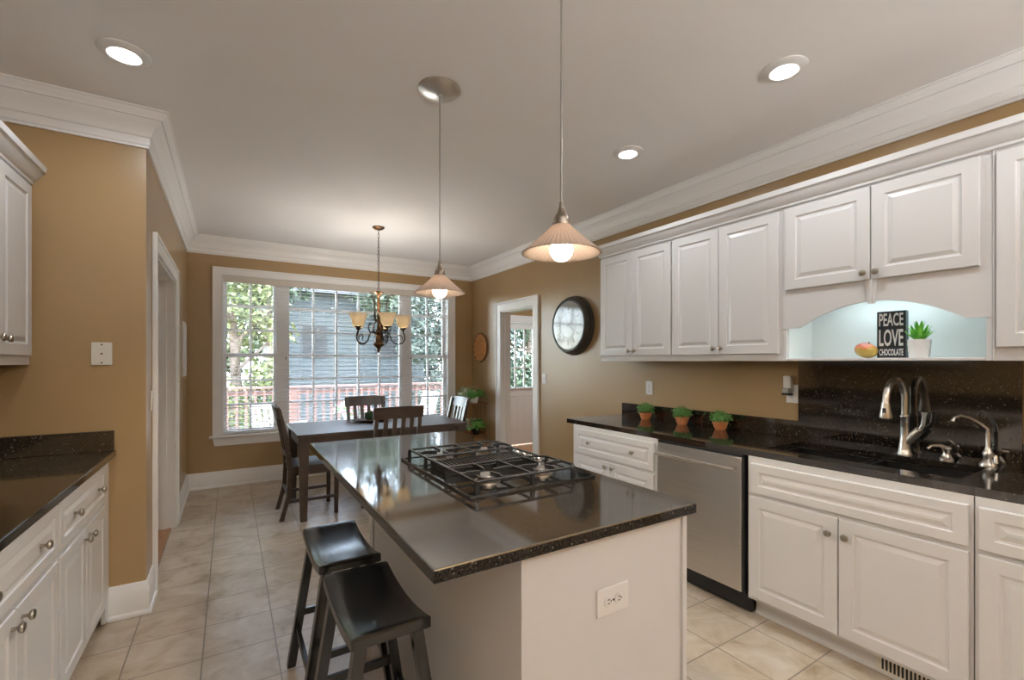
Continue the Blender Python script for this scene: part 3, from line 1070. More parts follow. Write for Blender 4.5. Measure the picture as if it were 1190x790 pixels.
# crown on the right wall cabinets
cc = [(0, 0), (.012, 0), (.014, .012), (.020, .016), (.030, .034), (.046, .052), (.050, .062), (.060, .066), (.062, .095), (0, .095)]
def cab_crown(name, path, label, z=UZ1):
    o = sweep(MB(), path, [(a, b + z - .008) for a, b in cc]).build(name, M['cab'], smooth=30)
    return tag(o, label, 'moulding')
cab_crown('cabinet_crown', [(UX - .002, -.06), (UX - .002, 2.946), (XR - .001, 2.946)], 'white crown moulding along the top of the right wall cabinets')

# left wall cabinet
LUX = -.862
t = thing('wall_cabinet', 'white wall cabinet at the left edge over the left counter', 'cabinet', (LUX, 2.44, 1.385), LR)
MB().box(0, .80, 0, .322, 0, .92).build('body', M['cab'], t)
front('door', t, .012, .385, .045, .895, [(.352, .12)])
front('door', t, .390, .765, .045, .895, [(.424, .115)])
cab_crown('cabinet_crown', [(LUX + .002, YP - .001), (LUX + .002, 1.5)], 'white crown moulding on top of the left wall cabinet', 2.305)
t = thing('wall_cabinet', 'white wall cabinet beyond the left edge over the left counter', 'cabinet', (LUX, 1.62, 1.385), LR)
MB().box(0, .80, 0, .322, 0, .92).build('body', M['cab'], t)
front('door', t, .012, .785, .045, .895, [(.74, .12)])

# floor register in the toe kick
t = thing('floor_register', 'slotted metal air vent in the toe kick under the sink cabinet', 'vent', (FX + .02 + .061, .885, .0), RR)
MB().box(0, .32, .002, .012, .012, .100, bev=.002).build('vent_frame', M['ivory'], t)
mb = MB()
for i in range(20):
    x = .02 + i * .0143
    mb.box(x, x + .0075, .0005, .004, .024, .088)
mb.build('vent_slots', M['dark'], t)

# ------------------------------------------------------------------ counters
SX0, SX1, SY0, SY1 = 2.545, 2.915, .62, 1.415
CX = 2.425
CB = 3.056
mb = MB()
mb.box(CX, SX0, -.05, 3.035, CZ - .034, CZ).box(SX1, CB, -.05, 3.035, CZ - .034, CZ)
mb.box(SX0, SX1, SY1, 3.035, CZ - .034, CZ).box(SX0, SX1, -.05, SY0, CZ - .034, CZ)
bmesh.ops.remove_doubles(mb.bm, verts=mb.bm.verts, dist=1e-5)
o = mb.build('countertop', M['granite'])
tag(o, 'long polished black granite worktop with the sink, along the right wall', 'countertop')
o = MB().box(CB - .018, CB, 1.488, 3.005, CZ, 1.028, bev=.002).build('backsplash', M['granite'])
tag(o, 'low black granite backsplash behind the three small potted plants', 'backsplash')
o = MB().box(CB - .020, CB, .535, 1.487, CZ, 1.404).build('backsplash', M['granite'])
tag(o, 'tall black granite backsplash behind the faucet', 'backsplash')
o = MB().box(CB - .018, CB, -.05, .534, CZ, 1.028, bev=.002).build('backsplash', M['granite'])
tag(o, 'low black granite backsplash at the right edge past the tall one', 'backsplash')
o = MB().box(XN + .004, -.525, .70, YP - .002, CZ - .034, CZ, bev=.004).build('countertop', M['granite'])
tag(o, 'black granite worktop on the left-hand cabinets', 'countertop')
o = MB().box(XN + .004, -.532, YP - .021, YP - .002, CZ, 1.028, bev=.002).build('backsplash', M['granite'])
tag(o, 'low black granite backsplash on the left worktop against the tan end wall', 'backsplash')
o = MB().box(XN + .002, XN + .021, .70, YP - .022, CZ, 1.028, bev=.002).build('backsplash', M['granite'])
tag(o, 'low black granite backsplash on the left worktop along the near wall', 'backsplash')

# sink
t = thing('kitchen_sink', 'black double bowl sink set under the right worktop', 'sink', ((SX0 + SX1) / 2, (SY0 + SY1) / 2, CZ - .035))
hx, hy = (SX1 - SX0) / 2 + .004, (SY1 - SY0) / 2 + .004
def basin(y0, y1, nm):
    mb = MB()
    th = .010
    mb.box(-hx, hx, y0, y1, -.20, -.19)
    mb.box(-hx, -hx + th, y0, y1, -.19, 0).box(hx - th, hx, y0, y1, -.19, 0)
    mb.box(-hx + th, hx - th, y0, y0 + th, -.19, -.0).box(-hx + th, hx - th, y1 - th, y1, -.19, -.0)
    b = mb.build(nm, M['sinkstone'], t)
    MB().lathe([(0, .004), (.03, .004), (.042, .0015), (.044, 0), (0, 0)], (0, (y0 + y1) / 2, -.19), seg=20).build('drain', M['chrome'], b, smooth=True)
basin(-hy, -.012, 'bowl')
basin(.012, hy, 'bowl')
MB().box(-hx + .01, hx - .01, -.012, .012, -.19, -.012).build('divider', M['sinkstone'], t)

# faucet: spout toward -x
t = thing('kitchen_faucet', 'tall brushed nickel gooseneck pull-down faucet behind the sink', 'faucet', (2.978, .937, CZ))
MB().lathe([(0, 0), (.031, 0), (.031, .006), (.027, .012), (.025, .03), (.021, .06), (.0185, .10), (.0175, .19), (.0195, .193), (.0195, .203), (.017, .206), (0, .206)], seg=24).build('body', M['nickel'], t, smooth=True)
pts = [(0, 0, .20), (0, 0, .30)]
R = .098
for i in range(1, 15):
    a = PI * i / 14
    pts.append((-R + R * math.cos(a), .012 * i / 14, .295 + R * math.sin(a) * .95))
pts.append((-2 * R - .004, .012, .27))
MB().tube(pts, .0155, 16).build('spout', M['nickel'], t, smooth=True)
sp = MB().lathe([(0, -.075), (.026, -.075), (.027, -.068), (.021, -.035), (.0185, -.005), (.0185, .0), (.0165, .004), (0, .004)], (-2 * R - .005, .012, .275), seg=24).build('spray_head', M['nickel'], t, smooth=True)
MB().box(-2 * R - .028, -2 * R - .022, .004, .020, .222, .250, bev=.002).build('spray_button', M['blackplastic'], sp)
MB().tube([(0, 0, .05), (.0, -.040, .105), (.0, -.062, .135)], [.017, .021, .020], 16).build('valve_stem', M['nickel'], t, smooth=True)
MB().tube([(0, -.060, .132), (-.004, -.074, .16), (-.008, -.080, .205), (-.008, -.081, .225)], [.010, .009, .009, .014], 14).build('lever', M['nickel'], t, smooth=True)
t = thing('soap_dispenser', 'small brushed nickel soap pump between the faucet and the filter tap', 'soap dispenser', (2.98, .775, CZ))
MB().lathe([(0, 0), (.026, 0), (.026, .008), (.020, .014), (.014, .032), (.017, .050), (.019, .056), (.014, .064), (0, .066)], seg=20).build('base', M['nickel'], t, smooth=True)
MB().tube([(.006, -.004, .058), (-.03, .02, .072), (-.062, .040, .070), (-.078, .05, .056)], [.009, .008, .007, .006], 12).build('spout', M['nickel'], t, smooth=True)
t = thing('filter_faucet', 'slim brushed nickel filtered water tap, rightmost behind the sink', 'faucet', (2.972, .630, CZ))
MB().lathe([(0, 0), (.031, 0), (.031, .006), (.024, .020), (.016, .032), (.018, .045), (.020, .058), (.014, .070), (.011, .078), (.0085, .09), (.0085, .15), (0, .15)], seg=20).build('body', M['nickel'], t, smooth=True)
MB().tube([(0, 0, .145), (-.003, .001, .17), (-.03, .02, .195), (-.07, .047, .222), (-.10, .068, .232), (-.125, .084, .222), (-.132, .089, .205)], [.0075, .006, .0055, .0055, .0055, .006, .009], 12).build('spout', M['nickel'], t, smooth=True)
MB().tube([(-.01, -.012, .055), (-.03, -.03, .052), (-.036, -.034, .02)], [.008, .008, .007], 12).build('lever', M['nickel'], t, smooth=True)

# ------------------------------------------------------------------ island
t = thing('kitchen_island', 'white kitchen island base under the black granite top', 'island', (.98, 1.75, 0))
MB().box(-.325, .325, -.74, .75, .0, ZB).build('body', M['isl'], t)
MB().box(.315, .335, -.75, -.735, 0, ZB).box(-.335, -.325, .70, .76, 0, ZB).build('corner_trim', M['isl'], t)
tp = MB().box(-.58, .37, -.762, 1.16, ZB, CZ, bev=.004).build('countertop', M['granite_polished'])
tp.location = (.98, 1.75, 0)
MB().box(-.5805, .3705, -.7625, -.757, ZB + .0003, CZ - .004, bev=.0015).box(-.5805, .3705, 1.155, 1.1605, ZB + .0003, CZ - .004, bev=.0015).box(-.5805, -.575, -.757, 1.155, ZB + .0003, CZ - .004, bev=.0015).box(.365, .3705, -.757, 1.155, ZB + .0003, CZ - .004, bev=.0015).build('slab_edge', M['granite_edge'], tp)
tag(tp, 'polished black granite top of the kitchen island', 'countertop')

def outlet(name, label, loc, rotz, cat='outlet', kind='duplex', horiz=False, w=.072, hgt=.116, m=None, group=None):
    """wall plate facing local -y"""
    t = thing(name, label, cat, loc, rotz, group)
    m = m or M['plastic']
    if horiz:
        w, hgt = hgt, w
    MB().box(-w / 2, w / 2, -.006, 0, -hgt / 2, hgt / 2, bev=.0025).build('plate', m, t)
    if kind == 'duplex':
        for s in (-1, 1):
            cx, czz = (s * .021, 0) if horiz else (0, s * .021)
            MB().lathe([(0, -.0085), (.0155, -.0085), (.0165, -.0075), (.0165, 0), (0, 0)], (cx, 0, czz), 'y', 20).build('socket', m, t, smooth=30)
            mb = MB()
            if horiz:
                mb.box(cx - .0045, cx + .0045, -.0092, -.0080, .0045, .0068).box(cx - .0045, cx + .0045, -.0092, -.0080, -.0068, -.0045).box(cx + .007, cx + .011, -.0092, -.008, -.002, .002)
            else:
                mb.box(-.0068, -.0045, -.0092, -.0080, czz - .0045, czz + .0045).box(.0045, .0068, -.0092, -.0080, czz - .0045, czz + .0045).box(-.002, .002, -.0092, -.008, czz - .011, czz - .007)
            mb.build('slots', M['dark'], t)
        MB().lathe([(0, -.0075), (.003, -.0072), (.0035, -.006), (0, -.006)], (0, 0, 0), 'y', 10).build('screw', M['dark'], t)
    elif kind == 'switch':
        MB().box(-.006, .006, -.008, 0, -.013, .013).build('switch_well', m, t)
        MB().bar((0, -.004, .0), (0, -.016, .010), .008, .008).build('toggle', m, t)
        for s in (-1, 1):
            MB().lathe([(0, -.0075), (.003, -.0072), (.0035, -.006), (0, -.006)], (0, 0, s * .031), 'y', 10).build('screw', M['nickel'], t)
    elif kind == 'jack':
        for s in (-1, 0, 1):
            r = .0042 if s else .0048
            MB().lathe([(0, -.0095 if not s else -.008), (r, -.009 if not s else -.0078), (r, -.006), (0, -.006)], (0, 0, s * hgt * .40), 'y', 10).build('screw' if s else 'jack_post', M['dark'], t)
    return t
outlet('wall_outlet', 'white horizontal double socket on the end of the island', (.98, 1.0095, .686), 0, horiz=True, w=.082, hgt=.128)
outlet('wall_outlet', 'white socket plate above the first potted plant', (XR - .0005, 2.70, 1.176), RR)
outlet('wall_outlet', 'white socket plate with a plug-in unit beside the tall backsplash', (XR - .0005, 1.533, 1.195), RR)
t = thing('plug_in_freshener', 'white and grey plug-in air freshener in the socket by the tall backsplash', 'air freshener', (XR - .011, 1.545, 1.235), RR)
MB().box(-.024, .024, -.035, 0, -.005, .075, bev=.006).build('body', M['plastic'], t)
MB().box(-.020, .020, -.055, -.002, -.035, -.005, bev=.006).build('vial', M['steelcap'], t)
MB().box(-.022, .022, -.058, -.002, -.046, -.035, bev=.003).build('vial_base', M['blackplastic'], t)
outlet('light_switch', 'white light switch beside the right doorway casing', (XR - .0005, 4.235, 1.205), RR, 'switch', 'switch')
outlet('phone_jack_plate', 'almond phone jack plate on the tan end wall over the left worktop', (-.585, YP - .0005, 1.443), 0, 'wall plate', 'jack', w=.086, hgt=.122, m=M['ivory'])
outlet('light_switch', 'narrow almond switch on the left wall before the left doorway', (XL + .0005, 3.42, 1.17), LR, 'switch', 'switch', m=M['ivory'])

# ------------------------------------------------------------------ cooktop
t = thing('gas_cooktop', 'black gas cooktop with cast iron grates set in the island top', 'cooktop', (1.0, 1.80, CZ))
GX0, GX1, GY0, GY1 = -.288, .288, -.378, .382
mb = MB()
mb.box(GX0, GX1, GY0, GY1, 0, .006, bev=.002)
mb.box(GX0, GX1, GY0, GY0 + .012, .006, .010, bev=.0015).box(GX0, GX1, GY1 - .012, GY1, .006, .010, bev=.0015)
mb.box(GX0, GX0 + .012, GY0 + .012, GY1 - .012, .006, .010, bev=.0015).box(GX1 - .012, GX1, GY0 + .012, GY1 - .012, .006, .010, bev=.0015)
mb.build('cooktop_pan', M['cookglass'], t)
def burner(x, y, r):
    b = MB().lathe([(0, 0), (r * 1.35, 0), (r * 1.3, .005), (r * .88, .009), (r * .86, .022), (0, .022)], (x, y, .006), seg=28).build('burner_base', M['darknickel'], t, smooth=30)
    MB().lathe([(0, 0), (r, 0), (r * 1.02, .004), (r * .9, .009), (0, .010)], (x, y, .0282), seg=28).build('burner_cap', M['burnercap'], b, smooth=30)
BURN = [(-.135, -.215, .040), (.115, -.235, .034), (-.13, .255, .030), (.115, .26, .036)]
for bx_, by_, br_ in BURN:
    burner(bx_, by_, br_)
GT = .050
def grate(y0, y1, burners):
    mb = MB()
    x0, x1 = -.252, .222
    ch = .04
    ring = [(x0, y0 + ch), (x0 + ch * .4, y0), (x1 - ch, y0), (x1, y0 + ch), (x1, y1 - ch), (x1 - ch, y1), (x0 + ch * .4, y1), (x0, y1 - ch)]
    ring = [(x0, y0), (x1 - ch, y0), (x1, y0 + ch), (x1, y1 - ch), (x1 - ch, y1), (x0, y1)]
    for i in range(len(ring)):
        a, b = ring[i], ring[(i + 1) % len(ring)]
        mb.bar((a[0], a[1], GT), (b[0], b[1], GT), .0095, .0095, .002)
    xm = (burners[0][0] + burners[1][0]) / 2
    mb.bar((xm, y0, GT), (xm, y1, GT), .0095, .0095, .002)
    for bx, by, br in burners:
        xl, xr = (x0, xm) if bx < xm else (xm, x1)
        for tx, ty, s in ((xl, by, (1, 0)), (xr, by, (-1, 0)), (bx, y0, (0, 1)), (bx, y1, (0, -1))):
            ex, ey = bx - s[0] * br * .75, by - s[1] * br * .75
            mx_, my_ = tx + (ex - tx) * .3, ty + (ey - ty) * .3
            mb.bar((tx, ty, GT), (mx_, my_, GT - .001), .009, .013, .002)
            mb.bar((mx_, my_, GT), (ex, ey, GT - .004), .008, .018, .002)
    for fx, fy in ((x0, y0), (x1, y0 + ch), (x1, y1 - ch), (x0, y1), (xm, y0), (xm, y1)):
        mb.taper((fx, fy, .007), (fx, fy, GT - .004), .016, .012)
    return mb.build('grate', M['iron'], t)
grate(-.352, -.085, BURN[:2])
grate(.145, .360, BURN[2:])
# centre downdraft vent with slatted grille
mb = MB()
mb.box(-.235, -.225, -.070, .130, .008, .036).box(.185, .195, -.070, .130, .008, .036).box(-.225, .185, -.070, -.060, .008, .036).box(-.225, .185, .120, .130, .008, .036)
vt = mb.build('vent_frame', M['iron'], t)
mb = MB()
for i in range(22):
    x = -.215 + i * .0186
    mb.box(x - .004, x + .004, -.060, .120, .026, .037)
mb.build('vent_slats', M['iron'], vt)
MB().box(-.225, .185, -.060, .120, .0065, .012).build('vent_tray', M['dark'], vt)
mb = MB()
mb.bar((-.252, -.085, GT), (-.252, .145, GT), .0095, .0095, .002).bar((.20, -.085, GT), (.20, .145, GT), .0095, .0095, .002)
mb.build('side_bars', M['iron'], t)
for i in range(4):
    kb = MB().lathe([(0, 0), (.021, 0), (.021, .004), (.017, .006), (.0155, .020), (.013, .023), (0, .0235)], (.252, -.015 + i * .062, .006), seg=20).build('control_knob', M['chrome'], t, smooth=True)
    MB().box(.250, .254, -.028 + i * .062, -.002 + i * .062, .028, .0335).build('grip', M['chrome'], kb)

# ------------------------------------------------------------------ stools
def make_stool(label):
    t = thing('bar_stool', label, 'stool', (.41, 2.12, 0), 0, 'black saddle stools at the island')
    L, W, th = .465, .24, .040
    mb = MB()
    nx, ny = 6, 14
    def zt(u):          # saddle: rises toward both ends
        return .586 + .030 * abs(u) ** 2.0
    grid = []
    for side in (0, 1):
        g = []
        for j in range(ny + 1):
            u = -1 + 2 * j / ny
            row = []
            for i in range(nx + 1):
                s = -1 + 2 * i / nx
                z = zt(u) - (th if side else 0) - (.004 * abs(s) ** 6 if not side else 0)
                row.append(mb.bm.verts.new((s * W / 2, u * L / 2, z)))
            g.append(row)
        grid.append(g)
    for j in range(ny):
        for i in range(nx):
            a, b = grid[0], grid[1]
            mb.bm.faces.new((a[j][i], a[j][i + 1], a[j + 1][i + 1], a[j + 1][i]))
            mb.bm.faces.new((b[j][i], b[j + 1][i], b[j + 1][i + 1], b[j][i + 1]))
    for j in range(ny):
        for i in (0, nx):
            a, b = grid
            mb.bm.faces.new((a[j][i], a[j + 1][i], b[j + 1][i], b[j][i]))
    for i in range(nx):
        for j in (0, ny):
            a, b = grid
            mb.bm.faces.new((a[j][i], b[j][i], b[j][i + 1], a[j][i + 1]))
    bmesh.ops.recalc_face_normals(mb.bm, faces=mb.bm.faces)
    es = [e for e in mb.bm.edges if len(e.link_faces) == 2 and e.calc_face_angle(0) > 1.0]
    bmesh.ops.bevel(mb.bm, geom=es, offset=.006, segments=2, profile=.5, affect='EDGES')
    mb.build('seat', M['blackwood'], t, smooth=35)
    tops, feet = {}, {}
    for sx in (-1, 1):
        for sy in (-1, 1):
            tp, ft = Vector((sx * .085, sy * .185, .572)), Vector((sx * .172, sy * .205, 0))
            tops[sx, sy], feet[sx, sy] = tp, ft
            MB().taper(ft, tp, .036, .036, .040, .040, .003).build('leg', M['blackwood'], t)
    def at(sx, sy, z):
        f, p = feet[sx, sy], tops[sx, sy]
        return f + (p - f) * (z / p.z)
    for sx in (-1, 1):
        MB().bar(at(sx, -1, .17), at(sx, 1, .17), .018, .03, .002).build('stretcher', M['blackwood'], t)
    for sy in (-1, 1):
        MB().bar(at(-1, sy, .24), at(1, sy, .24), .018, .03, .002).build('stretcher', M['blackwood'], t)
    return t
s1 = make_stool('black saddle bar stool farther from the camera, nearer the dining table')
s1.location = (.412, 2.115, 0)
copy_tree(s1, (.412, 1.565, 0), 'black saddle bar stool nearest the camera, with worn seat', 0)

# ------------------------------------------------------------------ dining set
TX0, TX1, TY0, TY1, TZ = .495, 2.12, 4.31, 5.21, .765
t = thing('dining_table', 'dark espresso rectangular dining table in front of the big window', 'table', ((TX0 + TX1) / 2, (TY0 + TY1) / 2, 0))
hx, hy = (TX1 - TX0) / 2, (TY1 - TY0) / 2
MB().box(-hx, hx, -hy, hy, TZ - .028, TZ, bev=.005).build('tabletop', M['tablewood'], t)
MB().box(-hx + .05, hx - .05, -hy + .03, -hy + .05, TZ - .125, TZ - .028).box(-hx + .05, hx - .05, hy - .05, hy - .03, TZ - .125, TZ - .028).box(-hx + .03, -hx + .05, -hy + .05, hy - .05, TZ - .125, TZ - .028).box(hx - .05, hx - .03, -hy + .05, hy - .05, TZ - .125, TZ - .028).build('apron', M['tablewood'], t)
for sx in (-1, 1):
    for sy in (-1, 1):
        c = Vector((sx * (hx - .055), sy * (hy - .055), 0))
        MB().taper(c, c + Vector((0, 0, TZ - .028)), .055, .085, bev=.004).build('leg', M['tablewood'], t)

def make_chair(label, loc, rotz):
    """faces local -y ; back at +y"""
    t = thing('dining_chair', label, 'chair', loc, rotz, 'dark slat-back chairs round the dining table')
    m = M['darkwood']
    mb = MB()
    n = 8
    pts = []
    for i in range(n + 1):
        u = -1 + 2 * i / n
        pts.append((u * .225, .455 - .010 * (1 - u * u)))
    mb.prism([(-.225, -.235), (.225, -.235), (.205, .19), (-.205, .19)], .440, .468, 'xy')
    s = mb.build('seat', m, t)
    MB().box(-.20, .20, -.215, -.195, .385, .44).box(-.19, .19, .16, .18, .385, .44).box(-.205, -.185, -.20, .17, .385, .44).box(.185, .205, -.20, .17, .385, .44).build('seat_rails', m, t)
    for sx in (-1, 1):
        MB().taper((sx * .200, -.20, 0), (sx * .198, -.205, .44), .032, .040, bev=.003).build('leg', m, t)
        x = sx * .198
        prof = [(.255, 0), (.195, .22), (.185, .44), (.215, .72), (.275, .985)]
        mb = MB()
        rings = []
        for (y, z) in prof:
            wd = .036 if z < .9 else .030
            rings.append([mb.bm.verts.new((x + a * .017, y + b * wd / 2, z)) for a, b in ((-1, -1), (1, -1), (1, 1), (-1, 1))])
        for A, B in zip(rings[:-1], rings[1:]):
            for k in range(4):
                mb.bm.faces.new((A[k], A[(k + 1) % 4], B[(k + 1) % 4], B[k]))
        mb.bm.faces.new(rings[0]); mb.bm.faces.new(rings[-1])
        mb.build('leg', m, t, smooth=30)
        MB().bar((x, -.2, .16), (x, .205, .16), .018, .028, .002).build('stretcher', m, t)
    MB().bar((-.19, .2, .22), (.19, .2, .22), .018, .028, .002).build('stretcher', m, t)
    def curved(z0, z1, y0, y1, nm):
        mb = MB()
        n = 10
        A = []
        for i in range(n + 1):
            u = -1 + 2 * i / n
            d = .028 * (1 - u * u)
            xx = u * .228
            A.append([mb.bm.verts.new((xx, y0 + d - .010, z0)), mb.bm.verts.new((xx, y0 + d + .012, z0)), mb.bm.verts.new((xx, y1 + d + .012, z1 - .006 * u * u)), mb.bm.verts.new((xx, y1 + d - .010, z1 - .006 * u * u))])
        for P, Q in zip(A[:-1], A[1:]):
            for k in range(4):
                mb.bm.faces.new((P[k], P[(k + 1) % 4], Q[(k + 1) % 4], Q[k]))
        mb.bm.faces.new(A[0]); mb.bm.faces.new(A[-1])
        return mb.build(nm, m, t, smooth=30)
    curved(.895, 1.005, .254, .280, 'top_rail')
    curved(.555, .60, .19, .196, 'lower_rail')
    for i in range(4):
        x = -.117 + i * .078
        d = .028 * (1 - (x / .228) ** 2)
        mb = MB()
        mb.bar((x, .196 + d, .59), (x, .222 + d, .75), .038, .011, up=(0, -1, .2)).bar((x, .222 + d, .75), (x, .256 + d, .905), .038, .011, up=(0, -1, .2))
        mb.build('slat', m, t)
    return t
c1 = make_chair('dark slat-back dining chair on the island side of the table', (1.29, 4.235, 0), PI)
c1.location = (1.285, 4.26, 0)
copy_tree(c1, (1.33, 5.09, 0), 'dark slat-back dining chair on the window side of the table', 0)
copy_tree(c1, (.640, 4.665, 0), 'dark slat-back dining chair at the left end of the table', PI / 2)
copy_tree(c1, (1.95, 4.72, 0), 'dark slat-back dining chair at the right end of the table, by the plant stand', -PI / 2)

t = thing('centerpiece_tray', 'shallow dark oval tray on the dining table', 'tray', (1.30, 4.93, TZ))
MB().lathe([(0, 0), (.12, 0), (.19, .018), (.195, .022), (.19, .024), (.12, .006), (0, .006)], seg=32, mtx=Matrix.Diagonal((1.15, .62, 1, 1))).build('dish', M['darkwood'], t, smooth=True)
rm = MB().tube([(.193 * 1.15 * math.cos(a * PI / 16), .193 * .62 * math.sin(a * PI / 16), .022) for a in range(32)], .0035, 6, closed=True).build('gilt_rim', M['bronze'], t, smooth=True)
o = MB().sphere((0, 0, 0), .055, 18, 12, (1, 1, .95)).build('moss_ball', M['moss'], smooth=True, loc=(1.27, 4.93, TZ + .006 + .0525))
tag(o, 'dark green moss ball in the tray on the dining table', 'ornament')
o = MB().sphere((0, 0, 0), .040, 18, 12, (1, 1, .95)).build('moss_ball', M['moss'], smooth=True, loc=(1.40, 4.94, TZ + .006 + .038))
tag(o, 'smaller dark ball in the tray, behind the near dining chair back', 'ornament')

# ------------------------------------------------------------------ ceiling lights
def can_light(x, y, label, power=CAN_POWER):
    t = thing('recessed_light', label, 'ceiling light', (x, y, CEIL), 0, 'recessed ceiling lights')
    MB().lathe([(0, -.004), (.048, -.004), (.052, -.012), (.062, -.018), (.086, -.012), (.096, -.005), (.097, 0), (0, 0)], seg=36).build('trim_ring', M['canring'], t, smooth=30)
    MB().lathe([(0, -.034), (.022, -.032), (.040, -.025), (.046, -.017), (0, -.017)], seg=30).build('lens', M['canlens'], t, smooth=30)
    ld = bpy.data.lights.new('downlight_lamp', 'AREA')
    ld.shape = 'DISK'; ld.size = .08; ld.energy = power; ld.color = CAN_COLOR; ld.spread = math.radians(165)
    lo = bpy.data.objects.new('downlight_lamp', ld); COL.objects.link(lo); lo.parent = t; lo.location = (0, 0, -.038)
    return t
can_light(-.40, 2.64, 'lit recessed ceiling light over the left cabinets')
can_light(2.22, 1.15, 'lit recessed ceiling light nearest the camera on the right')
can_light(2.23, 2.15, 'lit recessed ceiling light on the right, farther from the camera')
for i, (x, y) in enumerate(((2.22, .10), (-.40, -.9), (2.22, -1.2))):  # extra downlights added out of view to raise the room's brightness
    can_light(x, y, 'added recessed fill light, unseen outside the camera view')
can_light(-1.3, 4.7, 'added recessed fill light, unseen in the hall beyond the left doorway', 9.0)  # unseen light added so the hall is not black
can_light(4.2, 5.2, 'added recessed fill light, unseen in the room beyond the right doorway', 22.0)  # unseen light added to brighten the outside door

def fill_uplight(label, x, y):  # added lamps, never in view, bouncing fill light off the ceiling
    t = thing('fill_uplight', label, 'added fill lamp', (x, y, 0), 0, 'added fill uplights, unseen behind the camera')
    MB().lathe([(0, 0), (.15, 0), (.15, .012), (.14, .022), (.03, .03), (0, .03)], seg=28).build('base', M['nickel'], t, smooth=30)
    MB().tube([(0, 0, .02), (0, 0, 1.68)], .012, 12).build('pole', M['nickel'], t, smooth=True)
    MB().lathe([(0, 1.66), (.03, 1.665), (.12, 1.70), (.185, 1.76), (.182, 1.765), (.11, 1.71), (.03, 1.68), (0, 1.68)], seg=32).build('lamp_shade', M['ceramic'], t, smooth=True)
    ld = bpy.data.lights.new('fill_uplight_lamp', 'AREA')
    ld.shape = 'DISK'; ld.size = .26; ld.energy = FILL_UPLIGHT_POWER; ld.color = (.93, .96, 1.0)
    lo = bpy.data.objects.new('fill_uplight_lamp', ld); COL.objects.link(lo); lo.parent = t; lo.location = (0, 0, 1.755); lo.rotation_euler = (PI, 0, 0)
fill_uplight('added tall fill uplight, unseen behind the camera, left', .3, -1.7)
fill_uplight('added tall fill uplight, unseen behind the camera, right', 1.7, -1.7)

# ------------------------------------------------------------------ pendants
def make_pendant(label, loc):
    t = thing('pendant_light', label, 'pendant light', loc, 0, 'glass pendant lights over the island')
    MB().lathe([(0, -.034), (.014, -.034), (.018, -.030), (.06, -.024), (.095, -.014), (.108, -.004), (.108, 0), (0, 0)], seg=36).build('canopy', M['nickel'], t, smooth=30)
    MB().tube([(0, 0, -.03), (0, 0, -.875)], .0032, 8).build('rod', M['cord'], t, smooth=True)
    MB().lathe([(0, -.868), (.006, -.868), (.008, -.885), (.013, -.900), (.022, -.915), (.025, -.922), (.025, -.934), (.029, -.936), (.029, -.944), (0, -.944)], seg=24).build('socket_cup', M['darknickel'], t, smooth=True)
    prof = []
    N = 10
    for i in range(N + 1):
        f = i / N
        prof.append((.026 + (.127 - .026) * (f ** 1.08), -.940 - .092 * f))
    prof += [(.1255, -1.034)]
    for i in range(N, -1, -1):
        f = i / N
        prof.append((.0225 + (.1235 - .0225) * (f ** 1.08), -.942 - .092 * f))
    rib = lambda a, h: .020 * math.cos(48 * a)
    MB().lathe(prof, seg=192, wave=rib).build('glass_shade', M['pendglass'], t, smooth=60)
    MB().tube([(0, 0, -.944), (0, 0, -.99)], .014, 14).build('socket', M['ivory'], t, smooth=True)
    b = MB().sphere((0, 0, -1.022), .037, 20, 14).build('bulb', M['bulb'], t, smooth=True)
    ld = bpy.data.lights.new('pendant_lamp', 'SPOT')
    ld.energy = PENDANT_POWER; ld.color = (1.0, .86, .68); ld.shadow_soft_size = .03; ld.spot_size = math.radians(172); ld.spot_blend = .25
    lo = bpy.data.objects.new('pendant_lamp', ld); COL.objects.link(lo); lo.parent = t; lo.location = (0, 0, -1.064)
    return t
p1 = make_pendant('glass pendant light nearest the camera, over the near end of the island', (.905, 1.16, CEIL))
copy_tree(p1, (.905, 2.157, CEIL), 'glass pendant light over the far end of the island, before the window', 0)

# ------------------------------------------------------------------ chandelier
t = thing('chandelier', 'bronze scroll chandelier with five amber glass shades over the dining table', 'chandelier', (1.298, 4.697, CEIL))
MB().lathe([(0, -.03), (.02, -.03), (.045, -.02), (.062, -.006), (.062, 0), (0, 0)], seg=28).build('canopy', M['bronze'], t, smooth=30)
mb = MB()
zc = -.035
i = 0
while zc > -.64:
    pts = []
    for k in range(10):
        a = 2 * PI * k / 10
        x, z = .009 * math.cos(a), zc - .018 + .021 * math.sin(a)
        pts.append((x, 0, z) if i % 2 else (0, x, z))
    mb.tube(pts, .0025, 5, closed=True)
    zc -= .0345
    i += 1
mb.build('chain', M['darkbronze'], t, smooth=True)
MB().lathe([(0, -.655), (.014, -.655), (.05, -.665), (.052, -.672), (.03, -.690), (.016, -.705), (.014, -.74), (.018, -.80), (.016, -.90), (.014, -1.00),
            (.018, -1.04), (.032, -1.065), (.034, -1.085), (.022, -1.105), (.028, -1.12), (.036, -1.15), (.030, -1.175), (.046, -1.185), (.056, -1.195), (.050, -1.21),
            (.024, -1.235), (.016, -1.25), (.018, -1.262), (.010, -1.285), (0, -1.292)], seg=24).build('column', M['bronze'], t, smooth=True)
CHA = -.5545
AR = .245
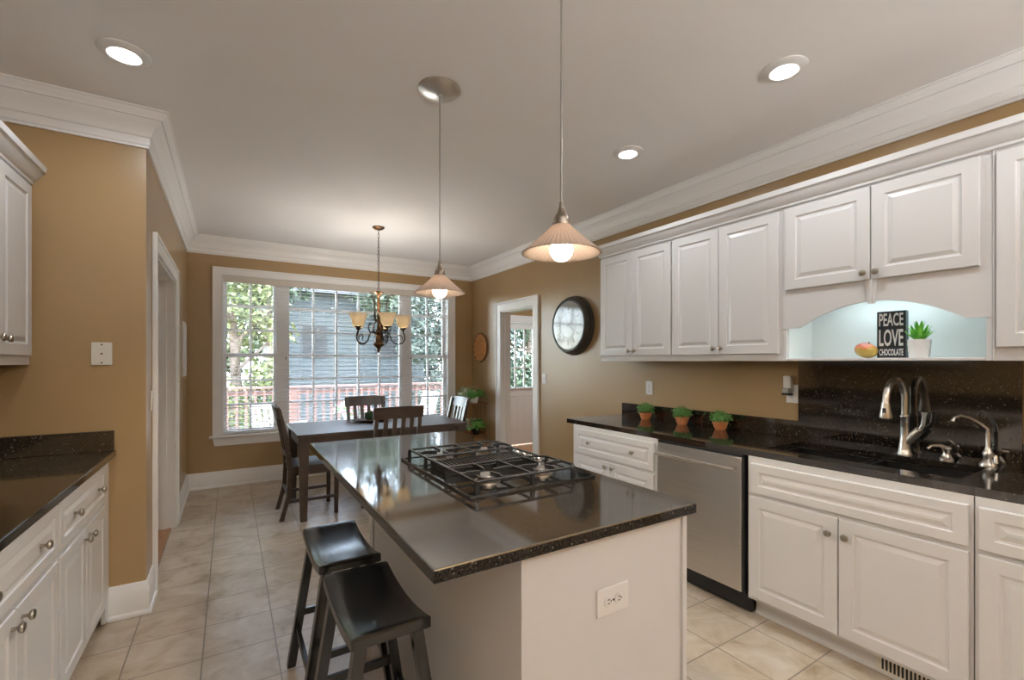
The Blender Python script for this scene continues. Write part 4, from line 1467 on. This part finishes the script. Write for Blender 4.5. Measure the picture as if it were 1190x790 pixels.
for k in range(5):
    a = math.radians(18 + 72 * k) + CHA
    d = Vector((math.cos(a), math.sin(a), 0))
    def P(r, z): return (d.x * r, d.y * r, z)
    mb = MB()
    # main scroll: from column out, down, round and up to the cup
    pts = [P(.03, -1.085), P(.07, -1.075), P(.10, -1.085), P(.115, -1.12), P(.13, -1.16), P(.16, -1.19), P(.20, -1.20), P(.238, -1.185), P(.262, -1.15), P(.262, -1.11), P(.25, -1.085), P(AR, -1.06)]
    mb.tube(pts, .0065, 8)
    sc = []
    for i in range(15):
        th = -PI * .15 + i * PI * .115
        rr = .040 - .0020 * i
        sc.append(P(.205 + rr * math.cos(th) * .9, -1.135 + rr * math.sin(th)))
    mb.tube(sc, .0045, 7)
    pts = [P(.10, -1.085), P(.118, -1.05), P(.122, -1.01), P(.105, -.985), P(.088, -.995)]
    mb.tube(pts, .005, 7)
    arm = mb.build('arm', M['darkbronze'], t, smooth=True)
    cup = MB().lathe([(0, 0), (.008, 0), (.012, .012), (.030, .022), (.034, .030), (.030, .034), (0, .034)], P(AR, -1.062), seg=20).build('cup', M['darkbronze'], arm, smooth=True)
    sh = [(.028, 0), (.046, .007), (.059, .032), (.066, .068), (.073, .095), (.092, .122), (.090, .1245), (.070, .098), (.063, .068), (.056, .032), (.044, .010), (.028, .004)]
    MB().lathe([(r, z) for r, z in sh], P(AR, -1.028), seg=28, wave=lambda an, h: (.035 * math.cos(6 * an) if h > .11 else 0)).build('glass_shade', M['amberglass'], t, smooth=60)
    MB().lathe([(0, 0), (.010, 0), (.016, .02), (.014, .042), (.004, .066), (0, .068)], P(AR, -1.024), seg=14).build('bulb', M['candlebulb'], t, smooth=True)
    ld = bpy.data.lights.new('chandelier_lamp', 'POINT')
    ld.energy = CHANDELIER_POWER; ld.color = (1.0, .94, .86); ld.shadow_soft_size = .03
    lo = bpy.data.objects.new('chandelier_lamp', ld); COL.objects.link(lo); lo.parent = t; lo.location = P(AR, -.925)
for k in range(3):
    a = math.radians(14 + 120 * k + 0) + CHA
    d = Vector((math.cos(a), math.sin(a), 0))
    def P(r, z): return (d.x * r, d.y * r, z)
    mb = MB()
    pts = [P(.045, -.96), P(.055, -.965), P(.068, -.94), P(.076, -.90), P(.078, -.82), P(.088, -.745), P(.110, -.700), P(.135, -.690), P(.150, -.700)]
    mb.tube(pts, [.012, .007, .007, .0075, .0075, .007, .007, .007, .011], 8)
    mb.build('scroll', M['darkbronze'], t, smooth=True)
mb = MB()
for s in range(3):
    a = math.radians(74 + 120 * s) + CHA
    d = Vector((math.cos(a), math.sin(a), 0))
    def P(r, z): return (d.x * r, d.y * r, z)
    mb.tube([P(.016, -.95), P(.04, -.985), P(.052, -1.03), P(.045, -1.08), P(.03, -1.11)], .006, 8)
mb.build('cage', M['bronze'], t, smooth=True)

# ------------------------------------------------------------------ wall pieces
t = thing('wall_clock', 'large round wall clock in a deep dark case on the right wall', 'clock', (XR, 3.70, 1.776))
R = .305
MB().lathe([(0, 0), (R, 0), (R + .004, -.012), (R - .004, -.02), (R, -.03), (R - .008, -.044), (R - .010, -.060), (R - .020, -.066), (R - .022, -.082), (R - .032, -.092), (R - .046, -.094), (R - .052, -.084), (0, -.084)], axis='x', seg=64).build('case', M['clockcase'], t, smooth=25)
MB().lathe([(0, -.0865), (R - .058, -.0865), (R - .058, -.084), (0, -.084)], axis='x', seg=64).build('dial', M['clockface'], t)
mb = MB()
for k in range(12):
    a = k * PI / 6
    mt = Matrix.Translation((-.0875, 0, 0)) @ Matrix.Rotation(a, 4, 'X')
    mb.box(-.0004, .0004, -.008, .008, .150, .205, mt)
mb.build('hour_marks', M['clockring'], t)
MB().lathe([(.125, -.0872), (.132, -.0872), (.132, -.0866), (.125, -.0866), (.125, -.0872)], axis='x', seg=48).build('dial_ring', M['clockring'], t)
for nm, a, L in (('hour_hand', 2.1, .10), ('minute_hand', .9, .15)):
    MB().box(-.0892, -.0882, -.005, .005, -.02, L, Matrix.Rotation(a, 4, 'X')).build(nm, M['clockring'], t)

t = thing('woven_wall_basket', 'round woven rattan plaque on the right wall by the corner', 'wall basket', (XR, 5.77, 1.603))
mb = MB()
R = .198
pts = []
for i in range(46 * 11):
    f = i / (46 * 11)
    a = i / 46 * 2 * PI
    r = R * f
    pts.append((-.022 + .006 * math.sin(i * 1.9), math.cos(a) * r, math.sin(a) * r))
mb.tube(pts, .0095, 5)
mb.lathe([(0, -.012), (R, -.012), (R, 0), (0, 0)], axis='x', seg=40)
mb.build('weave', M['wicker'], t, smooth=True)
MB().tube([(-.018, R * math.cos(a * PI / 24), R * math.sin(a * PI / 24)) for a in range(48)], .012, 8, closed=True).build('rim', M['wickerdark'], t, smooth=True)

t = thing('message_board', 'thin white framed board on the left wall past the doorway', 'wall board', (XL, 5.62, 1.52))
MB().box(.0, .018, -.16, .16, -.265, .275, bev=.004).build('frame', M['trim'], t)
MB().box(.018, .021, -.13, .13, -.235, .245).build('board', M['plastic'], t)

# ------------------------------------------------------------------ niche contents
NX = 2.86
t = thing('word_sign', 'black box sign reading PEACE LOVE CHOCOLATE in the lit niche', 'sign', (NX, .955, UZ0 + .0145), -PI / 2 + .06)
SW, SH, SD = .118, .238, .040
MB().box(-SW / 2, SW / 2, 0, SD, 0, SH, bev=.0015).build('box', M['signside'], t)
MB().box(-SW / 2 + .001, SW / 2 - .001, -.0012, .0005, .001, SH - .001).build('face', M['signblack'], t)
def text_mesh(s, parent, cx, z0, w, h, y, m, name='lettering', bold=.02):
    cu = bpy.data.curves.new('lettering', 'FONT')
    cu.body = s
    cu.size = 1.0
    cu.offset = bold
    cu.resolution_u = 3
    ob = bpy.data.objects.new('lettering_source', cu)
    COL.objects.link(ob)
    dg = bpy.context.evaluated_depsgraph_get()
    me = bpy.data.meshes.new_from_object(ob.evaluated_get(dg))
    bpy.data.objects.remove(ob)
    bpy.data.curves.remove(cu)
    xs = [v.co.x for v in me.vertices]; ys = [v.co.y for v in me.vertices]
    x0, x1, y0, y1 = min(xs), max(xs), min(ys), max(ys)
    for v in me.vertices:
        fx, fy = (v.co.x - x0) / (x1 - x0), (v.co.y - y0) / (y1 - y0)
        v.co = (cx + (fx - .5) * w, y, z0 + fy * h)
    me.materials.clear()
    me.materials.append(m)
    o = bpy.data.objects.new(name, me)
    COL.objects.link(o)
    o.parent = parent
    return o
text_mesh('PEACE', t, 0, .162, .098, .066, -.0018, M['signwhite'])
text_mesh('LOVE', t, 0, .060, .098, .086, -.0018, M['signwhite'])
text_mesh('CHOCOLATE', t, 0, .012, .098, .034, -.0018, M['signwhite'], bold=.03)

t = thing('mango', 'red and yellow mango on the niche shelf left of the sign', 'fruit', (2.84, 1.055, UZ0 + .0145))
mb = MB()
mb.sphere((0, 0, .042), .046, 24, 16, (.9, 1.10, .86))
for v in mb.bm.verts:
    v.co.z += .005 * math.sin(v.co.y * 30)
mz = min(v.co.z for v in mb.bm.verts)
for v in mb.bm.verts: v.co.z -= mz
mb.build('skin', M['mango'], t, smooth=True)
MB().lathe([(0, 0), (.004, 0), (.003, .008), (0, .009)], (0, -.012, .0755), seg=8).build('stem', M['bark'], t, smooth=True)

t = thing('succulent_pot', 'spiky green succulent in a white textured pot on the niche shelf', 'potted plant', (2.83, .835, UZ0 + .0145))
dia = lambda a, h: .055 * math.cos(9 * a + (h * 230)) * (1 if .004 < h < .082 else 0)
pr = [(0, 0), (.038, 0)] + [(.038 + .006 * i / 10, .004 + .08 * i / 10) for i in range(11)] + [(.044, .088), (.039, .088), (.038, .078), (0, .078)]
MB().lathe(pr, seg=36, wave=dia).build('pot', M['ceramic'], t, smooth=50)
mb = MB()
rnd = random.Random(5)
for ring, (n, tilt, L) in enumerate(((9, 1.05, .066), (8, .65, .074), (6, .25, .082))):
    for k in range(n):
        a = 2 * PI * k / n + ring * .35
        dd = Vector((math.cos(a) * math.sin(tilt), math.sin(a) * math.sin(tilt), math.cos(tilt)))
        sd = dd.cross(Vector((0, 0, 1))).normalized()
        up = sd.cross(dd)
        b0 = Vector((0, 0, .08))
        rows = []
        for f, w_ in ((.05, .010), (.35, .013), (.7, .009), (1.0, .001)):
            c = b0 + dd * L * f + Vector((0, 0, .018 * f * f))
            rows.append([mb.bm.verts.new(c + sd * w_), mb.bm.verts.new(c + up * w_ * .35), mb.bm.verts.new(c - sd * w_), mb.bm.verts.new(c - up * w_ * .3)])
        for A, B in zip(rows[:-1], rows[1:]):
            for q in range(4):
                mb.bm.faces.new((A[q], A[(q + 1) % 4], B[(q + 1) % 4], B[q]))
        mb.bm.faces.new(rows[0]); mb.bm.faces.new(rows[-1])
mb.build('leaves', M['aloe'], t, smooth=True)

# ------------------------------------------------------------------ herbs on the counter
def make_herb(label, loc, seed):
    t = thing('potted_herb', label, 'potted plant', loc, 0, 'small green plants in terracotta pots')
    MB().lathe([(0, 0), (.032, 0), (.043, .020), (.049, .045), (.053, .047), (.053, .056), (.046, .056), (.044, .046), (0, .046)], seg=28).build('pot', M['terracotta'], t, smooth=30)
    MB().lathe([(0, .052), (.044, .046), (.044, .040), (0, .040)], seg=20).build('soil', M['soil'], t, smooth=True)
    mb = MB()
    rnd = random.Random(seed)
    for i in range(620):
        d = Vector((rnd.gauss(0, 1), rnd.gauss(0, 1), rnd.gauss(.15, .75))).normalized()
        if d.z < -.45: continue
        p = Vector((d.x * .068, d.y * .068, .086 + d.z * .050))
        k = rnd.uniform(.55, 1.06)
        p = Vector((p.x * k, p.y * k, .086 + (p.z - .086) * k))
        mb.leafquad(p, d + Vector((rnd.gauss(0, .5), rnd.gauss(0, .5), .4)), .016 * rnd.uniform(.7, 1.3), .013, .3)
    mb.build('foliage', M['herb'], t, recalc=False)
    return t
make_herb('small potted green plant on the right worktop, farthest from the sink', (2.95, 2.645, CZ), 1)
make_herb('small potted green plant on the right worktop, middle of the three', (2.95, 2.285, CZ), 2)
make_herb('small potted green plant on the right worktop, nearest the sink', (2.95, 1.965, CZ), 3)

# ------------------------------------------------------------------ plant stand in the corner
SXc, SYc = 2.87, 5.665
t = thing('plant_stand', 'slender two-tier copper plant stand in the corner by the window', 'plant stand', (SXc, SYc, 0))
for sx in (-1, 1):
    for sy in (-1, 1):
        MB().tube([(sx * .135, sy * .165, 0), (sx * .12, sy * .15, .10), (sx * .12, sy * .15, .83)], .006, 8).build('leg', M['copper'], t, smooth=True)
for z in (.40, .83):
    mb = MB()
    mb.box(-.135, .135, -.165, .165, z - .008, z, bev=.002)
    mb.tube([(-.137, -.167, z + .002), (.137, -.167, z + .002), (.137, .167, z + .002), (-.137, .167, z + .002)], .006, 6, closed=True)
    mb.build('shelf', M['copper'], t)
mb = MB()
for k in range(3):
    y = -.09 + k * .09
    mb.tube([(.12, y, .40), (.12, y, .60), (.12, y, .83)], .0035, 6)
mb.build('back_rods', M['copper'], t, smooth=True)
def leafy(label, loc, pot_m, leaf_m, seed, rad, n, L, droop=.3, name='potted_plant', potr=.06, poth=.085):
    t = thing(name, label, 'potted plant', loc)
    MB().lathe([(0, 0), (potr * .7, 0), (potr, poth * .85), (potr * 1.1, poth * .87), (potr * 1.1, poth), (potr * .95, poth), (potr * .9, poth * .88), (0, poth * .88)], seg=24).build('pot', pot_m, t, smooth=30)
    rnd = random.Random(seed)
    mb = MB()
    for i in range(n):
        a = rnd.uniform(0, 2 * PI)
        el = rnd.uniform(-.1, 1.25)
        r = rad * rnd.uniform(.35, 1)
        d = Vector((math.cos(a) * math.cos(el), math.sin(a) * math.cos(el), math.sin(el)))
        p = Vector((0, 0, poth + .01)) + Vector((d.x * r, d.y * r, max(d.z, -.05) * r * 1.05))
        out = Vector((d.x, d.y, -.25)).normalized()
        s = out.cross(Vector((0, 0, 1))).normalized()
        up = s.cross(out)
        l = L * rnd.uniform(.6, 1.2)
        w = l * .32
        q = [p, p + out * l * .35 + s * w + up * .01, p + out * l * .7 + s * w * .7 - up * droop * l * .2, p + out * l - up * droop * l * .6, p + out * l * .7 - s * w * .7 - up * droop * l * .2, p + out * l * .35 - s * w + up * .01]
        mb.bm.faces.new([mb.bm.verts.new(x) for x in q])
        mb.tube([(0, 0, poth * .8), p * .6 + Vector((0, 0, poth * .4)), p], .0015, 3, cap=False)
    mb.build('foliage', leaf_m, t, recalc=False)
    return t
leafy('leafy green plant in a white pot on the top shelf of the plant stand', (SXc - .02, SYc - .085, .838), M['ceramic'], M['leaf'], 4, .12, 70, .09)
leafy('pale variegated plant on the top shelf of the plant stand, nearer the window', (SXc - .03, SYc + .085, .838), M['ceramic'], M['pale_leaf'], 5, .14, 80, .08)
leafy('trailing green plant on the lower shelf of the plant stand', (SXc, SYc - .09, .408), M['darkbronze'], M['leaf'], 6, .13, 60, .085)
leafy('pale plant in a terracotta pot on the lower shelf of the plant stand', (SXc - .03, SYc + .08, .408), M['terracotta'], M['pale_leaf'], 8, .12, 60, .07, potr=.072, poth=.095)
